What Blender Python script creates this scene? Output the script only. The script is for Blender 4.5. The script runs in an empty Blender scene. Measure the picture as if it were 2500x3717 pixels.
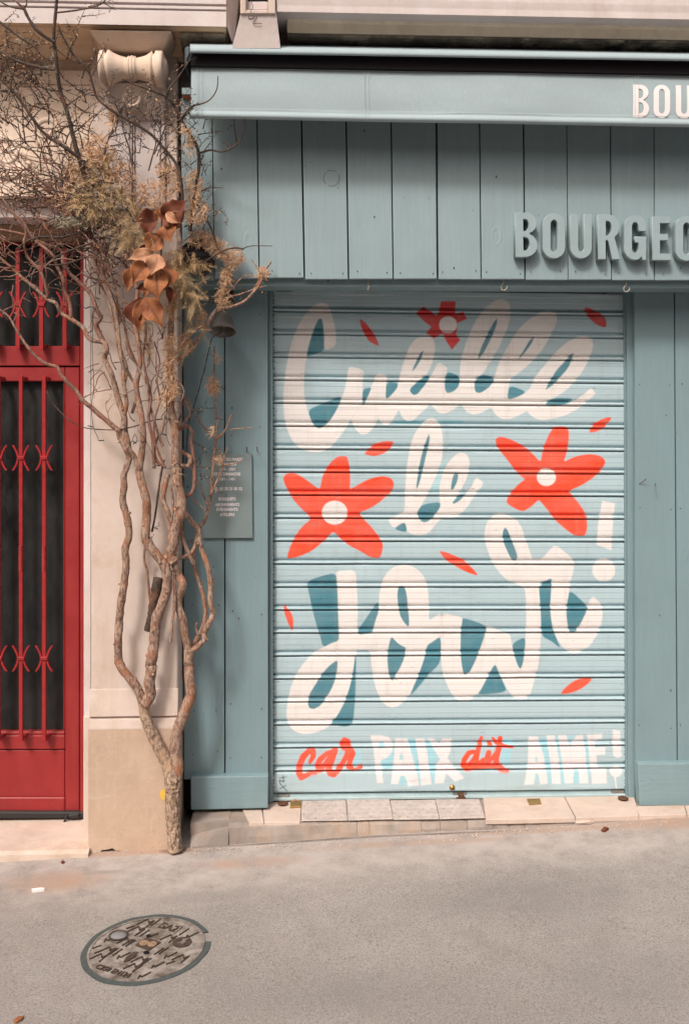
import bpy, bmesh, math, random
import numpy as np
from mathutils import Vector, Matrix, noise as mnoise
random.seed(7); rng = np.random.default_rng(7)
S = bpy.context.scene
COL = S.collection
rad = math.radians

# ------------------------------------------------------------------ camera, sky, sun
FPX, CD, CH, HY = 3614.0, 3.975, 1.716, 1500.0      # focal length in photo pixels, distance to shopfront, eye height, horizon row
YAW = math.atan(0.048)
cam = bpy.data.objects.new("camera", bpy.data.cameras.new("camera")); COL.objects.link(cam)
cam.location = (0, -CD, CH); cam.rotation_euler = (rad(90), 0, -YAW)
cam.data.sensor_fit = 'AUTO'; cam.data.sensor_width = 36.0
cam.data.lens = FPX / 3717.0 * 36.0
cam.data.shift_y = (HY - 3717 / 2) / 3717.0
cam.data.clip_end = 500; cam.data.clip_start = 0.05
S.camera = cam

W = bpy.data.worlds.new("World"); S.world = W; W.use_nodes = True
nt = W.node_tree; nt.nodes.clear()
sky = nt.nodes.new("ShaderNodeTexSky"); sky.sky_type = 'NISHITA'; sky.sun_disc = False
SUN = Vector((-0.50, -1.0, 1.20)).normalized()
sky.sun_elevation = math.asin(SUN.z); sky.sun_rotation = math.atan2(SUN.x, SUN.y)
sky.air_density = 1.0; sky.dust_density = 10.0; sky.ozone_density = 1.0
bg = nt.nodes.new("ShaderNodeBackground"); bg.inputs[1].default_value = 0.132
wo = nt.nodes.new("ShaderNodeOutputWorld")
nt.links.new(sky.outputs[0], bg.inputs[0]); nt.links.new(bg.outputs[0], wo.inputs[0])
sl = bpy.data.lights.new("sun", 'SUN'); sl.energy = 2.45; sl.angle = rad(9); sl.color = (1.0, 0.945, 0.90)
sun = bpy.data.objects.new("sun", sl); COL.objects.link(sun)
sun.rotation_euler = SUN.to_track_quat('Z', 'Y').to_euler(); sun.location = (-3, -6, 8)
vs = S.view_settings; vs.view_transform = 'Standard'; vs.look = 'None'; vs.gamma = 1.0; vs.exposure = 0.02
vs.use_curve_mapping = False
S.cycles.max_bounces = 8; S.cycles.diffuse_bounces = 4

# ------------------------------------------------------------------ survey helpers: photo position on a plane of known depth -> metres
_F = (math.sin(YAW), math.cos(YAW)); _R = (math.cos(YAW), -math.sin(YAW))
def P(px, py, y):
    u = (px - 1250) / FPX; v = (HY - py) / FPX
    t = (y + CD) / (_F[1] + _R[1] * u)
    return Vector(((_F[0] + _R[0] * u) * t, y, CH + v * t))
def PX(px, y): return P(px, 1500, y).x
def PZ(px, py, y): return P(px, py, y).z
GA, GB, GC = 0.034, 0.015, 0.0805
def ground_z(x, y): return GC + GA * x + GB * (y + 0.16)
def G(px, py):
    u = (px - 1250) / FPX; v = (HY - py) / FPX
    d = Vector((_F[0] + _R[0] * u, _F[1] + _R[1] * u, v)); o = Vector((0, -CD, CH))
    t = (ground_z(o.x, o.y) - o.z) / (d.z - GA * d.x - GB * d.y)
    return o + d * t
MM = 0.0011                                          # metres per photo pixel on the shopfront

# ------------------------------------------------------------------ object helpers
def link_mesh(name, me, mat, parent=None, smooth=False):
    n = len(me.vertices)
    co = np.empty(n * 3, np.float32); me.vertices.foreach_get("co", co); co = co.reshape(-1, 3)
    c = (co.min(0) + co.max(0)) / 2
    me.vertices.foreach_set("co", (co - c).ravel())
    if mat is not None: me.materials.append(mat)
    if smooth: me.polygons.foreach_set("use_smooth", np.ones(len(me.polygons), bool))
    me.update()
    o = bpy.data.objects.new(name, me); COL.objects.link(o)
    o.location = Vector(c.tolist())
    if parent is not None:
        o.parent = parent
        q = parent; off = Vector((0, 0, 0))
        while q is not None: off += q.location; q = q.parent
        o.location = Vector(c.tolist()) - off
    return o
def obj(name, verts, faces, mat, parent=None, smooth=False):
    me = bpy.data.meshes.new(name); me.from_pydata([tuple(v) for v in verts], [], faces)
    return link_mesh(name, me, mat, parent, smooth)
def obj_bm(name, bm, mat, parent=None, smooth=False):
    bmesh.ops.recalc_face_normals(bm, faces=bm.faces)
    me = bpy.data.meshes.new(name); bm.to_mesh(me); bm.free()
    return link_mesh(name, me, mat, parent, smooth)
def tag(o, label=None, cat=None, group=None, kind=None):
    if label: o['label'] = label
    if cat: o['category'] = cat
    if group: o['group'] = group
    if kind: o['kind'] = kind
    return o
def empty(name, loc, label, cat, group=None):
    o = bpy.data.objects.new(name, None); COL.objects.link(o); o.location = loc; o.empty_display_size = 0.05
    return tag(o, label, cat, group)
def hexa(bm, front, back, bevel=0.0, seg=1):
    """front: 4 points (tl,tr,br,bl), back: the same 4 further in."""
    vs_ = [bm.verts.new(p) for p in list(front) + list(back)]
    fs = [(0, 1, 2, 3), (7, 6, 5, 4), (0, 4, 5, 1), (1, 5, 6, 2), (2, 6, 7, 3), (3, 7, 4, 0)]
    faces = [bm.faces.new([vs_[i] for i in f]) for f in fs]
    if bevel > 0:
        es = list({e for f in faces for e in f.edges})
        bmesh.ops.bevel(bm, geom=es, offset=bevel, segments=seg, profile=0.5, affect='EDGES')
def pbox_bm(bm, x0, y0, x1, y1, yf, yb, bevel=0.0, quad=None, seg=1):
    q = quad or ((x0, y0), (x1, y0), (x1, y1), (x0, y1))
    fr = [P(a, b, yf) for a, b in q]
    bk = [Vector((p.x, yb, p.z)) for p in fr]
    hexa(bm, fr, bk, bevel, seg)
def pbox(name, x0, y0, x1, y1, yf, yb, mat, parent=None, bevel=0.002, quad=None, seg=1):
    bm = bmesh.new(); pbox_bm(bm, x0, y0, x1, y1, yf, yb, bevel, quad, seg)
    return obj_bm(name, bm, mat, parent)
def wbox_bm(bm, x0, x1, y0, y1, z0, z1, bevel=0.0):
    hexa(bm, [(x0, y0, z1), (x1, y0, z1), (x1, y0, z0), (x0, y0, z0)], [(x0, y1, z1), (x1, y1, z1), (x1, y1, z0), (x0, y1, z0)], bevel)
def thicken(bm, th):
    """turn an open sheet into a closed thin shell; the far side lies th behind the sheet as seen from the street"""
    bmesh.ops.recalc_face_normals(bm, faces=bm.faces); bm.normal_update()
    ny = sum(f.normal.y * f.calc_area() for f in bm.faces); sg = 1 if ny < 0 else -1
    if sg < 0: bmesh.ops.reverse_faces(bm, faces=bm.faces); bm.normal_update()
    fs = list(bm.faces); be = [(e.verts[0], e.verts[1]) for e in bm.edges if len(e.link_faces) == 1]
    m = {v: bm.verts.new(v.co - v.normal * th) for v in list(bm.verts)}
    L_ = bm.verts.layers.float_color.get('vein')
    if L_:
        for v, c in m.items(): c[L_] = v[L_]
    for f in fs: bm.faces.new([m[v] for v in reversed(f.verts)])
    for a, b in be:
        try: bm.faces.new((a, b, m[b], m[a]))
        except ValueError: pass
def prism_x(name, x0, x1, prof, mat, parent=None, bevel=0.0, smooth=False):
    n = len(prof)
    v = [(x0, y, z) for y, z in prof] + [(x1, y, z) for y, z in prof]
    f = [(i, (i + 1) % n, n + (i + 1) % n, n + i) for i in range(n)] + [tuple(range(n))[::-1], tuple(range(n, 2 * n))]
    bm = bmesh.new(); bv = [bm.verts.new(p) for p in v]
    for q in f: bm.faces.new([bv[i] for i in q])
    if bevel: bmesh.ops.bevel(bm, geom=list(bm.edges), offset=bevel, segments=1, affect='EDGES')
    return obj_bm(name, bm, mat, parent, smooth)
def lathe(bm, prof, origin, axis, n=24, cap=True):
    """prof: (distance along axis, radius)"""
    a = Vector(axis).normalized(); b = a.orthogonal().normalized(); c = a.cross(b); o = Vector(origin)
    rings = []
    for t, r in prof:
        rings.append([bm.verts.new(o + a * t + (b * math.cos(2 * math.pi * k / n) + c * math.sin(2 * math.pi * k / n)) * max(r, 1e-5)) for k in range(n)])
    for i in range(len(rings) - 1):
        for k in range(n):
            bm.faces.new((rings[i][k], rings[i][(k + 1) % n], rings[i + 1][(k + 1) % n], rings[i + 1][k]))
    if cap:
        bm.faces.new(rings[0][::-1]); bm.faces.new(rings[-1])
def catmull(pts, rs, step):
    out = []; ro = []
    pts = [np.array(p, float) for p in pts]; n = len(pts)
    for i in range(n - 1):
        p0 = pts[max(i - 1, 0)]; p1 = pts[i]; p2 = pts[i + 1]; p3 = pts[min(i + 2, n - 1)]
        k = max(1, int(np.linalg.norm(p2 - p1) / step))
        for j in range(k):
            t = j / k
            out.append(0.5 * ((2 * p1) + (-p0 + p2) * t + (2 * p0 - 5 * p1 + 4 * p2 - p3) * t * t + (-p0 + 3 * p1 - 3 * p2 + p3) * t ** 3))
            ro.append(rs[i] + (rs[i + 1] - rs[i]) * t)
    out.append(pts[-1]); ro.append(rs[-1])
    return out, ro
class Tubes:
    """collects tubes in one vertex/face list"""
    def __init__(s): s.v = []; s.f = []
    def tube(s, pts, rs, n=6, bark=0.0, seed=0.0, cap=True):
        m = len(pts)
        if m < 2: return
        pts = [Vector(p) for p in pts]
        nrm = None; base = len(s.v)
        for i, p in enumerate(pts):
            t = (pts[min(i + 1, m - 1)] - pts[max(i - 1, 0)])
            t = t.normalized() if t.length > 1e-9 else Vector((0, 0, 1))
            nrm = t.orthogonal().normalized() if nrm is None else (nrm - t * nrm.dot(t))
            if nrm.length < 1e-6: nrm = t.orthogonal()
            nrm.normalize(); bn = t.cross(nrm)
            for k in range(n):
                a = 2 * math.pi * k / n
                r = rs[i]
                d = nrm * math.cos(a) + bn * math.sin(a)
                if bark < 0:                       # deep vertical fissures
                    h = mnoise.noise(Vector((math.cos(a) * 1.5, math.sin(a) * 1.5, p.z * 9))) * .9
                    f = mnoise.noise(Vector((math.cos(a + h) * 4.6, math.sin(a + h) * 4.6, p.z * 7.5))); g = mnoise.noise(Vector((math.cos(a) * 8, math.sin(a) * 8, p.z * 24 + 3)))
                    r *= 1 + bark * .9 * max(0, 1 - 6 * abs(f)) + bark * .45 * max(0, 1 - 5 * abs(g))
                elif bark: 
                    q = p + d * r
                    r *= 1 + bark * (mnoise.noise(q * 30 + Vector((seed, 0, 0))) * .7 + 0.8 * mnoise.noise(Vector((q.x * 190, q.y * 190, q.z * 60))) + max(0, mnoise.noise(q * 55 + Vector((0, seed, 0))) - .35) * 1.6)
                s.v.append(p + d * r)
        for i in range(m - 1):
            for k in range(n):
                a = base + i * n + k; b = base + i * n + (k + 1) % n
                s.f.append((a, b, b + n, a + n))
        if cap:
            s.f.append(tuple(base + k for k in range(n))[::-1]); s.f.append(tuple(base + (m - 1) * n + k for k in range(n)))
    def build(s, name, mat, parent=None, smooth=True): return obj(name, s.v, s.f, mat, parent, smooth)
def curve_mesh(contours, extrude=0.0, bevel=0.0):
    """filled 2D outlines (with holes) -> mesh in the local xy plane"""
    cu = bpy.data.curves.new("glyph", 'CURVE'); cu.dimensions = '2D'; cu.fill_mode = 'BOTH'; cu.extrude = extrude
    cu.bevel_depth = bevel; cu.bevel_resolution = 1
    for c in contours:
        sp = cu.splines.new('POLY'); sp.points.add(len(c) - 1); sp.use_cyclic_u = True
        for i, (x, y) in enumerate(c): sp.points[i].co = (x, y, 0, 1)
    return eval_curve(cu)
def text_mesh(body, size, xs=1.0, bold=0.0, extrude=0.0):
    cu = bpy.data.curves.new("print", 'FONT'); cu.body = body; cu.size = size; cu.align_x = 'CENTER'; cu.align_y = 'CENTER'
    cu.offset = bold; cu.extrude = extrude; cu.space_character = 1.0; cu.resolution_u = 3
    me = eval_curve(cu)
    me.transform(Matrix.Diagonal((xs, 1, 1, 1)))
    return me
def eval_curve(cu):
    t = bpy.data.objects.new("tmp", cu); COL.objects.link(t)
    dg = bpy.context.evaluated_depsgraph_get(); dg.update()
    me = bpy.data.meshes.new_from_object(t.evaluated_get(dg))
    bpy.data.objects.remove(t); bpy.data.curves.remove(cu)
    me.materials.clear()
    return me
def mesh_pts(me, fn):
    n = len(me.vertices); co = np.empty(n * 3, np.float32); me.vertices.foreach_get("co", co); co = co.reshape(-1, 3)
    new = np.array([tuple(fn(*c)) for c in co], np.float32); me.vertices.foreach_set("co", new.ravel()); me.update()
    return me

# ------------------------------------------------------------------ materials
def newmat(name):
    m = bpy.data.materials.new(name); m.use_nodes = True
    b = m.node_tree.nodes["Principled BSDF"]
    return m, m.node_tree, b
def node(nt_, t, **kw):
    n = nt_.nodes.new(t)
    for k, v in kw.items(): setattr(n, k, v)
    return n
def pos(nt_, scale=(1, 1, 1), rot=(0, 0, 0)):
    g = node(nt_, "ShaderNodeNewGeometry"); mp = node(nt_, "ShaderNodeMapping")
    mp.inputs["Scale"].default_value = scale; mp.inputs["Rotation"].default_value = rot
    nt_.links.new(g.outputs["Position"], mp.inputs["Vector"]); return mp.outputs[0]
def noise(nt_, vec, scale, detail=4, rough=0.6, dist=0.0):
    n = node(nt_, "ShaderNodeTexNoise"); n.inputs["Scale"].default_value = scale; n.inputs["Detail"].default_value = detail
    n.inputs["Roughness"].default_value = rough; n.inputs["Distortion"].default_value = dist
    nt_.links.new(vec, n.inputs["Vector"]); return n.outputs["Fac"]
def ramp(nt_, fac, stops):
    r = node(nt_, "ShaderNodeValToRGB"); e = r.color_ramp.elements
    while len(e) < len(stops): e.new(0.5)
    for i, (p, c) in enumerate(stops):
        e[i].position = p; e[i].color = (*c, 1) if len(c) == 3 else c
    nt_.links.new(fac, r.inputs[0]); return r.outputs[0]
def mix(nt_, fac, a, b, mode='MIX'):
    m = node(nt_, "ShaderNodeMix", data_type='RGBA', blend_type=mode)
    for s, v in ((m.inputs[0], fac), (m.inputs[6], a), (m.inputs[7], b)):
        if isinstance(v, (int, float)): s.default_value = v
        elif isinstance(v, tuple): s.default_value = (*v, 1) if len(v) == 3 else v
        else: nt_.links.new(v, s)
    return m.outputs[2]
def bump(nt_, b, h, strength, dist=0.002, prev=None):
    n = node(nt_, "ShaderNodeBump"); n.inputs["Strength"].default_value = strength; n.inputs["Distance"].default_value = dist
    nt_.links.new(h, n.inputs["Height"])
    if prev is not None: nt_.links.new(prev, n.inputs["Normal"])
    nt_.links.new(n.outputs[0], b.inputs["Normal"]); return n.outputs[0]
def grey(v): return (v, v, v)
def mul(c, k): return tuple(min(1, x * k) for x in c)

def mat_paintwood(name, c, horiz=False, rough=0.48, chips=(0.42, 0.14, 0.06)):
    m, t, b = newmat(name)
    g = (6, 60, 90) if horiz else (75, 60, 5)
    grain = noise(t, pos(t, g), 1.0, 6, 0.65, 0.6)
    saw = noise(t, pos(t, (90, 90, 320), (0, rad(35), 0)), 1.0, 2, 0.5)
    low = noise(t, pos(t), 2.3, 4, 0.6)
    fine = noise(t, pos(t), 260, 3, 0.7)
    col = mix(t, ramp(t, low, [(0.3, grey(0)), (0.72, grey(1))]), mul(c, 0.92), mul(c, 1.07))
    col = mix(t, ramp(t, grain, [(0.35, grey(0.35)), (0.6, grey(0))]), col, mul(c, 0.86))
    dirt = noise(t, pos(t, (30, 30, 14)), 1.0, 5, 0.75)
    col = mix(t, ramp(t, dirt, [(0.68, grey(0)), (0.8, grey(0.35))]), col, mul(c, 0.6))
    chip = noise(t, pos(t, (16, 16, 11)), 1.6, 6, 0.72)
    col = mix(t, ramp(t, chip, [(0.785, grey(0)), (0.80, grey(1))]), col, chips)
    v1 = node(t, "ShaderNodeTexVoronoi"); v1.inputs["Scale"].default_value = 1.0; t.links.new(pos(t, (15, 15, 9), (0, 0, 0.3)), v1.inputs["Vector"])
    hole = ramp(t, v1.outputs["Distance"], [(0.035, grey(1)), (0.055, grey(0))])
    v2 = node(t, "ShaderNodeTexVoronoi"); v2.inputs["Scale"].default_value = 1.0; t.links.new(pos(t, (7, 7, 3.5) if not horiz else (3.5, 7, 7), (0, 0, 1.1)), v2.inputs["Vector"])
    knot = ramp(t, v2.outputs["Distance"], [(0.0, grey(0.7)), (0.07, grey(0.2)), (0.11, grey(1)), (0.17, grey(0.35)), (0.21, grey(0.7)), (0.28, grey(0.5))])
    col = mix(t, hole, col, (0.03, 0.03, 0.03))
    drip = noise(t, pos(t, (24, 24, 1.4)), 1.0, 5, 0.7)
    col = mix(t, ramp(t, drip, [(0.55, grey(0)), (0.75, grey(0.4))]), col, mul(c, 1.22))
    t.links.new(col, b.inputs["Base Color"]); b.inputs["Roughness"].default_value = rough
    nk = bump(t, b, knot, 0.5, 0.0022)
    n1 = bump(t, b, grain, 0.6, 0.0016, nk); n2 = bump(t, b, saw, 0.16, 0.001, n1); bump(t, b, fine, 0.12, 0.0006, n2)
    return m
def mat_stone(name, c, dark, stain=(0.30, 0.20, 0.12), amount=0.35, rough=0.85, bumpk=0.35, scuff=None):
    m, t, b = newmat(name)
    low = noise(t, pos(t, (1.6, 1.6, 1.0)), 3.2, 7, 0.7, 0.5)
    col = mix(t, ramp(t, low, [(0.34, grey(0)), (0.64, grey(1))]), dark, c)
    st = noise(t, pos(t, (9, 9, 1.6)), 1.0, 6, 0.7)
    col = mix(t, ramp(t, st, [(0.50, grey(0)), (0.78, grey(amount))]), col, stain)
    bl = noise(t, pos(t), 5.5, 5, 0.7)
    col = mix(t, ramp(t, bl, [(0.54, grey(0)), (0.70, grey(amount * .9))]), col, stain)
    if scuff:
        s1 = noise(t, pos(t, (7, 7, 30), (0, rad(28), 0)), 1.0, 8, 0.85); s2 = noise(t, pos(t, (34, 34, 5), (0, rad(-8), 0)), 1.0, 8, 0.85)
        col = mix(t, ramp(t, s1, [(0.56, grey(0)), (0.78, grey(0.55))]), col, scuff); col = mix(t, ramp(t, s2, [(0.56, grey(0)), (0.80, grey(0.5))]), col, scuff)
    sp = noise(t, pos(t), 120, 3, 0.7)
    col = mix(t, ramp(t, sp, [(0.66, grey(0)), (0.78, grey(0.45))]), col, mul(dark, 0.6))
    ck = noise(t, pos(t, (5, 5, 4)), 1.0, 8, 0.6, 1.2)
    col = mix(t, ramp(t, ck, [(0.4965, grey(0)), (0.4995, grey(0.45)), (0.5005, grey(0.45)), (0.5035, grey(0))]), col, mul(dark, 0.55)) if scuff else col
    t.links.new(col, b.inputs["Base Color"]); b.inputs["Roughness"].default_value = rough
    f1 = noise(t, pos(t), 14, 6, 0.7); f2 = noise(t, pos(t), 180, 4, 0.7)
    n1 = bump(t, b, f1, bumpk, 0.006); bump(t, b, f2, 0.28, 0.0006, n1)
    return m
def mat_plain(name, c, rough=0.6, metal=0.0, var=0.12, scale=30, bumpk=0.1, c2=None):
    m, t, b = newmat(name)
    n = noise(t, pos(t), scale, 5, 0.65)
    col = mix(t, ramp(t, n, [(0.3, grey(0)), (0.7, grey(1))]), mul(c, 1 - var), c2 or mul(c, 1 + var))
    t.links.new(col, b.inputs["Base Color"]); b.inputs["Roughness"].default_value = rough; b.inputs["Metallic"].default_value = metal
    if bumpk: bump(t, b, noise(t, pos(t), scale * 6, 3, 0.6), bumpk, 0.001)
    return m
BLUE = (0.196, 0.288, 0.314)
M_FASCIA = mat_paintwood("blue_grey_painted_planks", (0.236, 0.318, 0.342))
M_BOARD = mat_paintwood("blue_grey_painted_boards", mul(BLUE, 0.98))
M_SKIRT = mat_paintwood("blue_grey_painted_skirting", mul(BLUE, 1.02), horiz=True, chips=(0.55, 0.22, 0.10))
M_LETTER = mat_plain("blue_grey_letter_paint", (0.268, 0.348, 0.370), 0.45, var=0.06, scale=14, bumpk=0.15)
M_STONE = mat_stone("cream_painted_stone", (0.60, 0.505, 0.455), (0.53, 0.43, 0.375), stain=(0.44, 0.30, 0.20), amount=0.55)
M_WHITE = mat_stone("off_white_painted_stone", (0.60, 0.535, 0.53), (0.54, 0.465, 0.445), amount=0.22)
M_FRIEZE = mat_stone("warm_bare_limestone", (0.74, 0.60, 0.50), (0.64, 0.50, 0.40), stain=(0.55, 0.38, 0.24), amount=0.4)
M_SOFFIT = mat_stone("bounce_warmed_soffit_stone", (0.76, 0.56, 0.39), (0.66, 0.47, 0.31), stain=(0.50, 0.32, 0.18), amount=0.4)  # warm bounce light is put into the soffit's colour
M_MOULD = mat_stone("bounce_lifted_grimy_limestone", (0.80, 0.68, 0.54), (0.66, 0.54, 0.42), stain=(0.34, 0.27, 0.19), amount=0.4)  # grimy stone, tone raised to stand in for bounce light under the ledge
M_PLINTH = mat_stone("tan_painted_plinth", (0.52, 0.38, 0.285), (0.44, 0.315, 0.23), stain=(0.62, 0.50, 0.40), amount=0.3, rough=0.7, scuff=(0.70, 0.58, 0.48))
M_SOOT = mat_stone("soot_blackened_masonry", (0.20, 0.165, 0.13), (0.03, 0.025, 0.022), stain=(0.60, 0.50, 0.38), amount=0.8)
M_OCHRE = mat_stone("brown_door_head", (0.42, 0.27, 0.17), (0.34, 0.22, 0.14), amount=0.2)
M_STEP = mat_stone("pale_pink_limestone", (0.62, 0.50, 0.425), (0.50, 0.405, 0.35), stain=(0.40, 0.25, 0.15), amount=0.5)
M_CEMENT = mat_stone("grey_cement", (0.37, 0.312, 0.272), (0.21, 0.178, 0.156), stain=(0.44, 0.27, 0.165), amount=0.5, bumpk=0.6)
def mat_red():
    m, t, b = newmat("red_gloss_paint"); c = (0.275, 0.020, 0.021)
    n = noise(t, pos(t), 5, 6, 0.7); st = noise(t, pos(t, (26, 26, 2.2)), 1.0, 6, 0.75); sp = noise(t, pos(t), 150, 3, 0.7); ch = noise(t, pos(t), 38, 6, 0.75)
    col = mix(t, ramp(t, n, [(0.3, grey(0)), (0.7, grey(1))]), mul(c, .80), mul(c, 1.14))
    col = mix(t, ramp(t, st, [(0.52, grey(0)), (0.78, grey(0.45))]), col, (0.31, 0.058, 0.045))
    col = mix(t, ramp(t, sp, [(0.68, grey(0)), (0.76, grey(0.5))]), col, (0.5, 0.2, 0.17))
    col = mix(t, ramp(t, ch, [(0.735, grey(0)), (0.75, grey(0.8))]), col, (0.09, 0.03, 0.025))
    t.links.new(col, b.inputs["Base Color"]); t.links.new(ramp(t, n, [(0.3, grey(0.32)), (0.7, grey(0.55))]), b.inputs["Roughness"])
    n1 = bump(t, b, noise(t, pos(t, (8, 8, 90)), 1.0, 3, .6), 0.12, 0.001); bump(t, b, sp, 0.1, 0.0006, n1); return m
M_RED = mat_red()
M_IRON = mat_plain("red_painted_iron", (0.30, 0.020, 0.022), 0.36, var=0.2, scale=40, bumpk=0.12)
M_RUBBER = mat_plain("black_rubber", (0.018, 0.016, 0.016), 0.7, bumpk=0.3)
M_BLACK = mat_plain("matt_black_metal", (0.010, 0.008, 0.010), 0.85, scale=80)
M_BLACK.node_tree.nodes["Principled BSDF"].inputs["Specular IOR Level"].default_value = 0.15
M_DARKBOX = mat_plain("dark_blue_grey_metal", (0.055, 0.075, 0.085), 0.42)
M_STEEL = mat_plain("dull_steel", (0.33, 0.30, 0.28), 0.45, 0.8, var=0.25)
M_RUST = mat_plain("rusty_iron", (0.12, 0.055, 0.03), 0.8, 0.3, var=0.4, scale=60, bumpk=0.5)
M_BRASS = mat_plain("worn_brass", (0.42, 0.26, 0.09), 0.4, 0.8, var=0.25)
M_ZINC = mat_plain("lamp_zinc", (0.16, 0.148, 0.135), 0.55, 0.2, var=0.4, scale=18, bumpk=0.25)
M_LENS = mat_plain("bulb_glass", (0.36, 0.31, 0.22), 0.2, var=0.2)
M_PRINT = mat_plain("off_white_print", (0.76, 0.70, 0.70), 0.6, var=0.03, bumpk=0)
M_PANEL = mat_plain("grey_green_sign_panel", (0.185, 0.235, 0.240), 0.42, var=0.05, scale=8, bumpk=0.05)
M_WIRE = mat_plain("black_cable", (0.016, 0.018, 0.022), 0.5, scale=60, bumpk=0)
M_LED = mat_plain("clear_led_tip", (0.45, 0.45, 0.47), 0.25, bumpk=0)
M_YELLOW = mat_plain("yellow_sticker", (0.72, 0.46, 0.07), 0.5, bumpk=0)
M_PAPER = mat_plain("white_paper", (0.78, 0.74, 0.74), 0.7, bumpk=0)
M_REDLINE = mat_plain("red_primer", (0.40, 0.10, 0.05), 0.6)
M_TREAD = mat_plain("grey_aluminium_tread", (0.50, 0.435, 0.40), 0.6, 0.1, var=0.14, scale=22, bumpk=0.25)
M_TAR = mat_plain("dark_tar_joint", (0.058, 0.072, 0.070), 0.85, var=0.25, scale=90, bumpk=0.6)
def mat_cast():
    m, t, b = newmat("worn_cast_iron")
    n = noise(t, pos(t), 22, 5, 0.7)
    col = mix(t, ramp(t, n, [(0.36, grey(0)), (0.62, grey(1))]), (0.115, 0.088, 0.070), (0.35, 0.315, 0.285))
    t.links.new(col, b.inputs["Base Color"]); b.inputs["Roughness"].default_value = 0.7; b.inputs["Metallic"].default_value = 0.15
    bump(t, b, noise(t, pos(t), 300, 3, 0.7), 0.4, 0.001); return m
M_CAST = mat_cast()
M_CASTD = mat_plain("dark_cast_iron", (0.065, 0.045, 0.034), 0.65, 0.2, var=0.3, scale=70, bumpk=0.3)
def mat_fabric():
    m, t, b = newmat("blue_grey_awning_canvas")
    w = noise(t, pos(t, (260, 260, 60)), 1.0, 3, 0.7); w2 = noise(t, pos(t, (60, 60, 420)), 1.0, 2, 0.6)
    low = noise(t, pos(t, (1, 1, 2.5)), 3.0, 4, 0.6)
    c = (0.330, 0.410, 0.438)
    sm = noise(t, pos(t, (2.2, 2.2, 5)), 1.0, 4, 0.6)
    col = mix(t, ramp(t, low, [(0.3, grey(0)), (0.7, grey(1))]), mul(c, 0.90), mul(c, 1.06))
    col = mix(t, ramp(t, sm, [(0.52, grey(0)), (0.80, grey(0.35))]), col, mul(c, 0.78))
    col = mix(t, ramp(t, w, [(0.35, grey(0.5)), (0.6, grey(0))]), col, mul(c, 0.84))
    t.links.new(col, b.inputs["Base Color"]); b.inputs["Roughness"].default_value = 0.8
    wr = noise(t, pos(t, (2.4, 2.4, 6), (0, rad(12), 0)), 1.0, 2, 0.4, 0.4)
    n0 = bump(t, b, wr, 0.5, 0.010)
    n1 = bump(t, b, w, 0.3, 0.00012, n0); bump(t, b, w2, 0.2, 0.0001, n1); return m
M_FABRIC = mat_fabric()
def mat_glass():
    m, t, b = newmat("dusty_dark_glass")
    d = noise(t, pos(t, (1, 1, 0.5)), 9, 6, 0.75); sp = noise(t, pos(t, (170, 170, 120)), 1.0, 2, 0.6)
    col = mix(t, ramp(t, d, [(0.35, grey(0)), (0.75, grey(1))]), (0.008, 0.008, 0.009), (0.028, 0.027, 0.027))
    col = mix(t, ramp(t, sp, [(0.70, grey(0)), (0.78, grey(0.5))]), col, (0.2, 0.18, 0.17))
    t.links.new(col, b.inputs["Base Color"]); b.inputs["Roughness"].default_value = 0.22
    b.inputs["Specular IOR Level"].default_value = 0.35
    t.links.new(ramp(t, d, [(0.3, grey(0.25)), (0.7, grey(0.6))]), b.inputs["Roughness"]); return m
M_GLASS = mat_glass()
def mat_mural():
    m, t, b = newmat("spray_painted_steel_slats")
    a = node(t, "ShaderNodeVertexColor"); a.layer_name = "paint"
    low = noise(t, pos(t, (2, 2, 6)), 3, 4, 0.6)
    col = mix(t, ramp(t, low, [(0.3, grey(0.14)), (0.7, grey(0))]), a.outputs[0], (0.45, 0.5, 0.5))
    dr = noise(t, pos(t, (34, 34, 3.0)), 1.0, 5, 0.7); col = mix(t, ramp(t, dr, [(0.54, grey(0)), (0.78, grey(0.30))]), col, (0.30, 0.29, 0.26))
    gr_ = noise(t, pos(t, (5, 5, 40)), 1.0, 5, 0.7); col = mix(t, ramp(t, gr_, [(0.56, grey(0)), (0.76, grey(0.28))]), col, (0.24, 0.24, 0.22))
    ch = noise(t, pos(t, (22, 22, 150)), 1.0, 6, 0.75); gate = noise(t, pos(t, (3, 3, 9)), 1.0, 3, 0.6)
    k = mix(t, 1.0, ramp(t, ch, [(0.655, grey(0)), (0.67, grey(1))]), ramp(t, gate, [(0.49, grey(0)), (0.54, grey(1))]), 'MULTIPLY')
    col = mix(t, k, col, (0.05, 0.035, 0.03))
    sc = noise(t, pos(t, (300, 300, 300)), 1.0, 2, 0.5)
    col = mix(t, ramp(t, sc, [(0.73, grey(0)), (0.77, grey(0.45))]), col, (0.1, 0.09, 0.09))
    t.links.new(col, b.inputs["Base Color"]); b.inputs["Roughness"].default_value = 0.42
    bump(t, b, noise(t, pos(t), 45, 4, 0.6), 0.06, 0.002); return m
M_MURAL = mat_mural()
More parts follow.
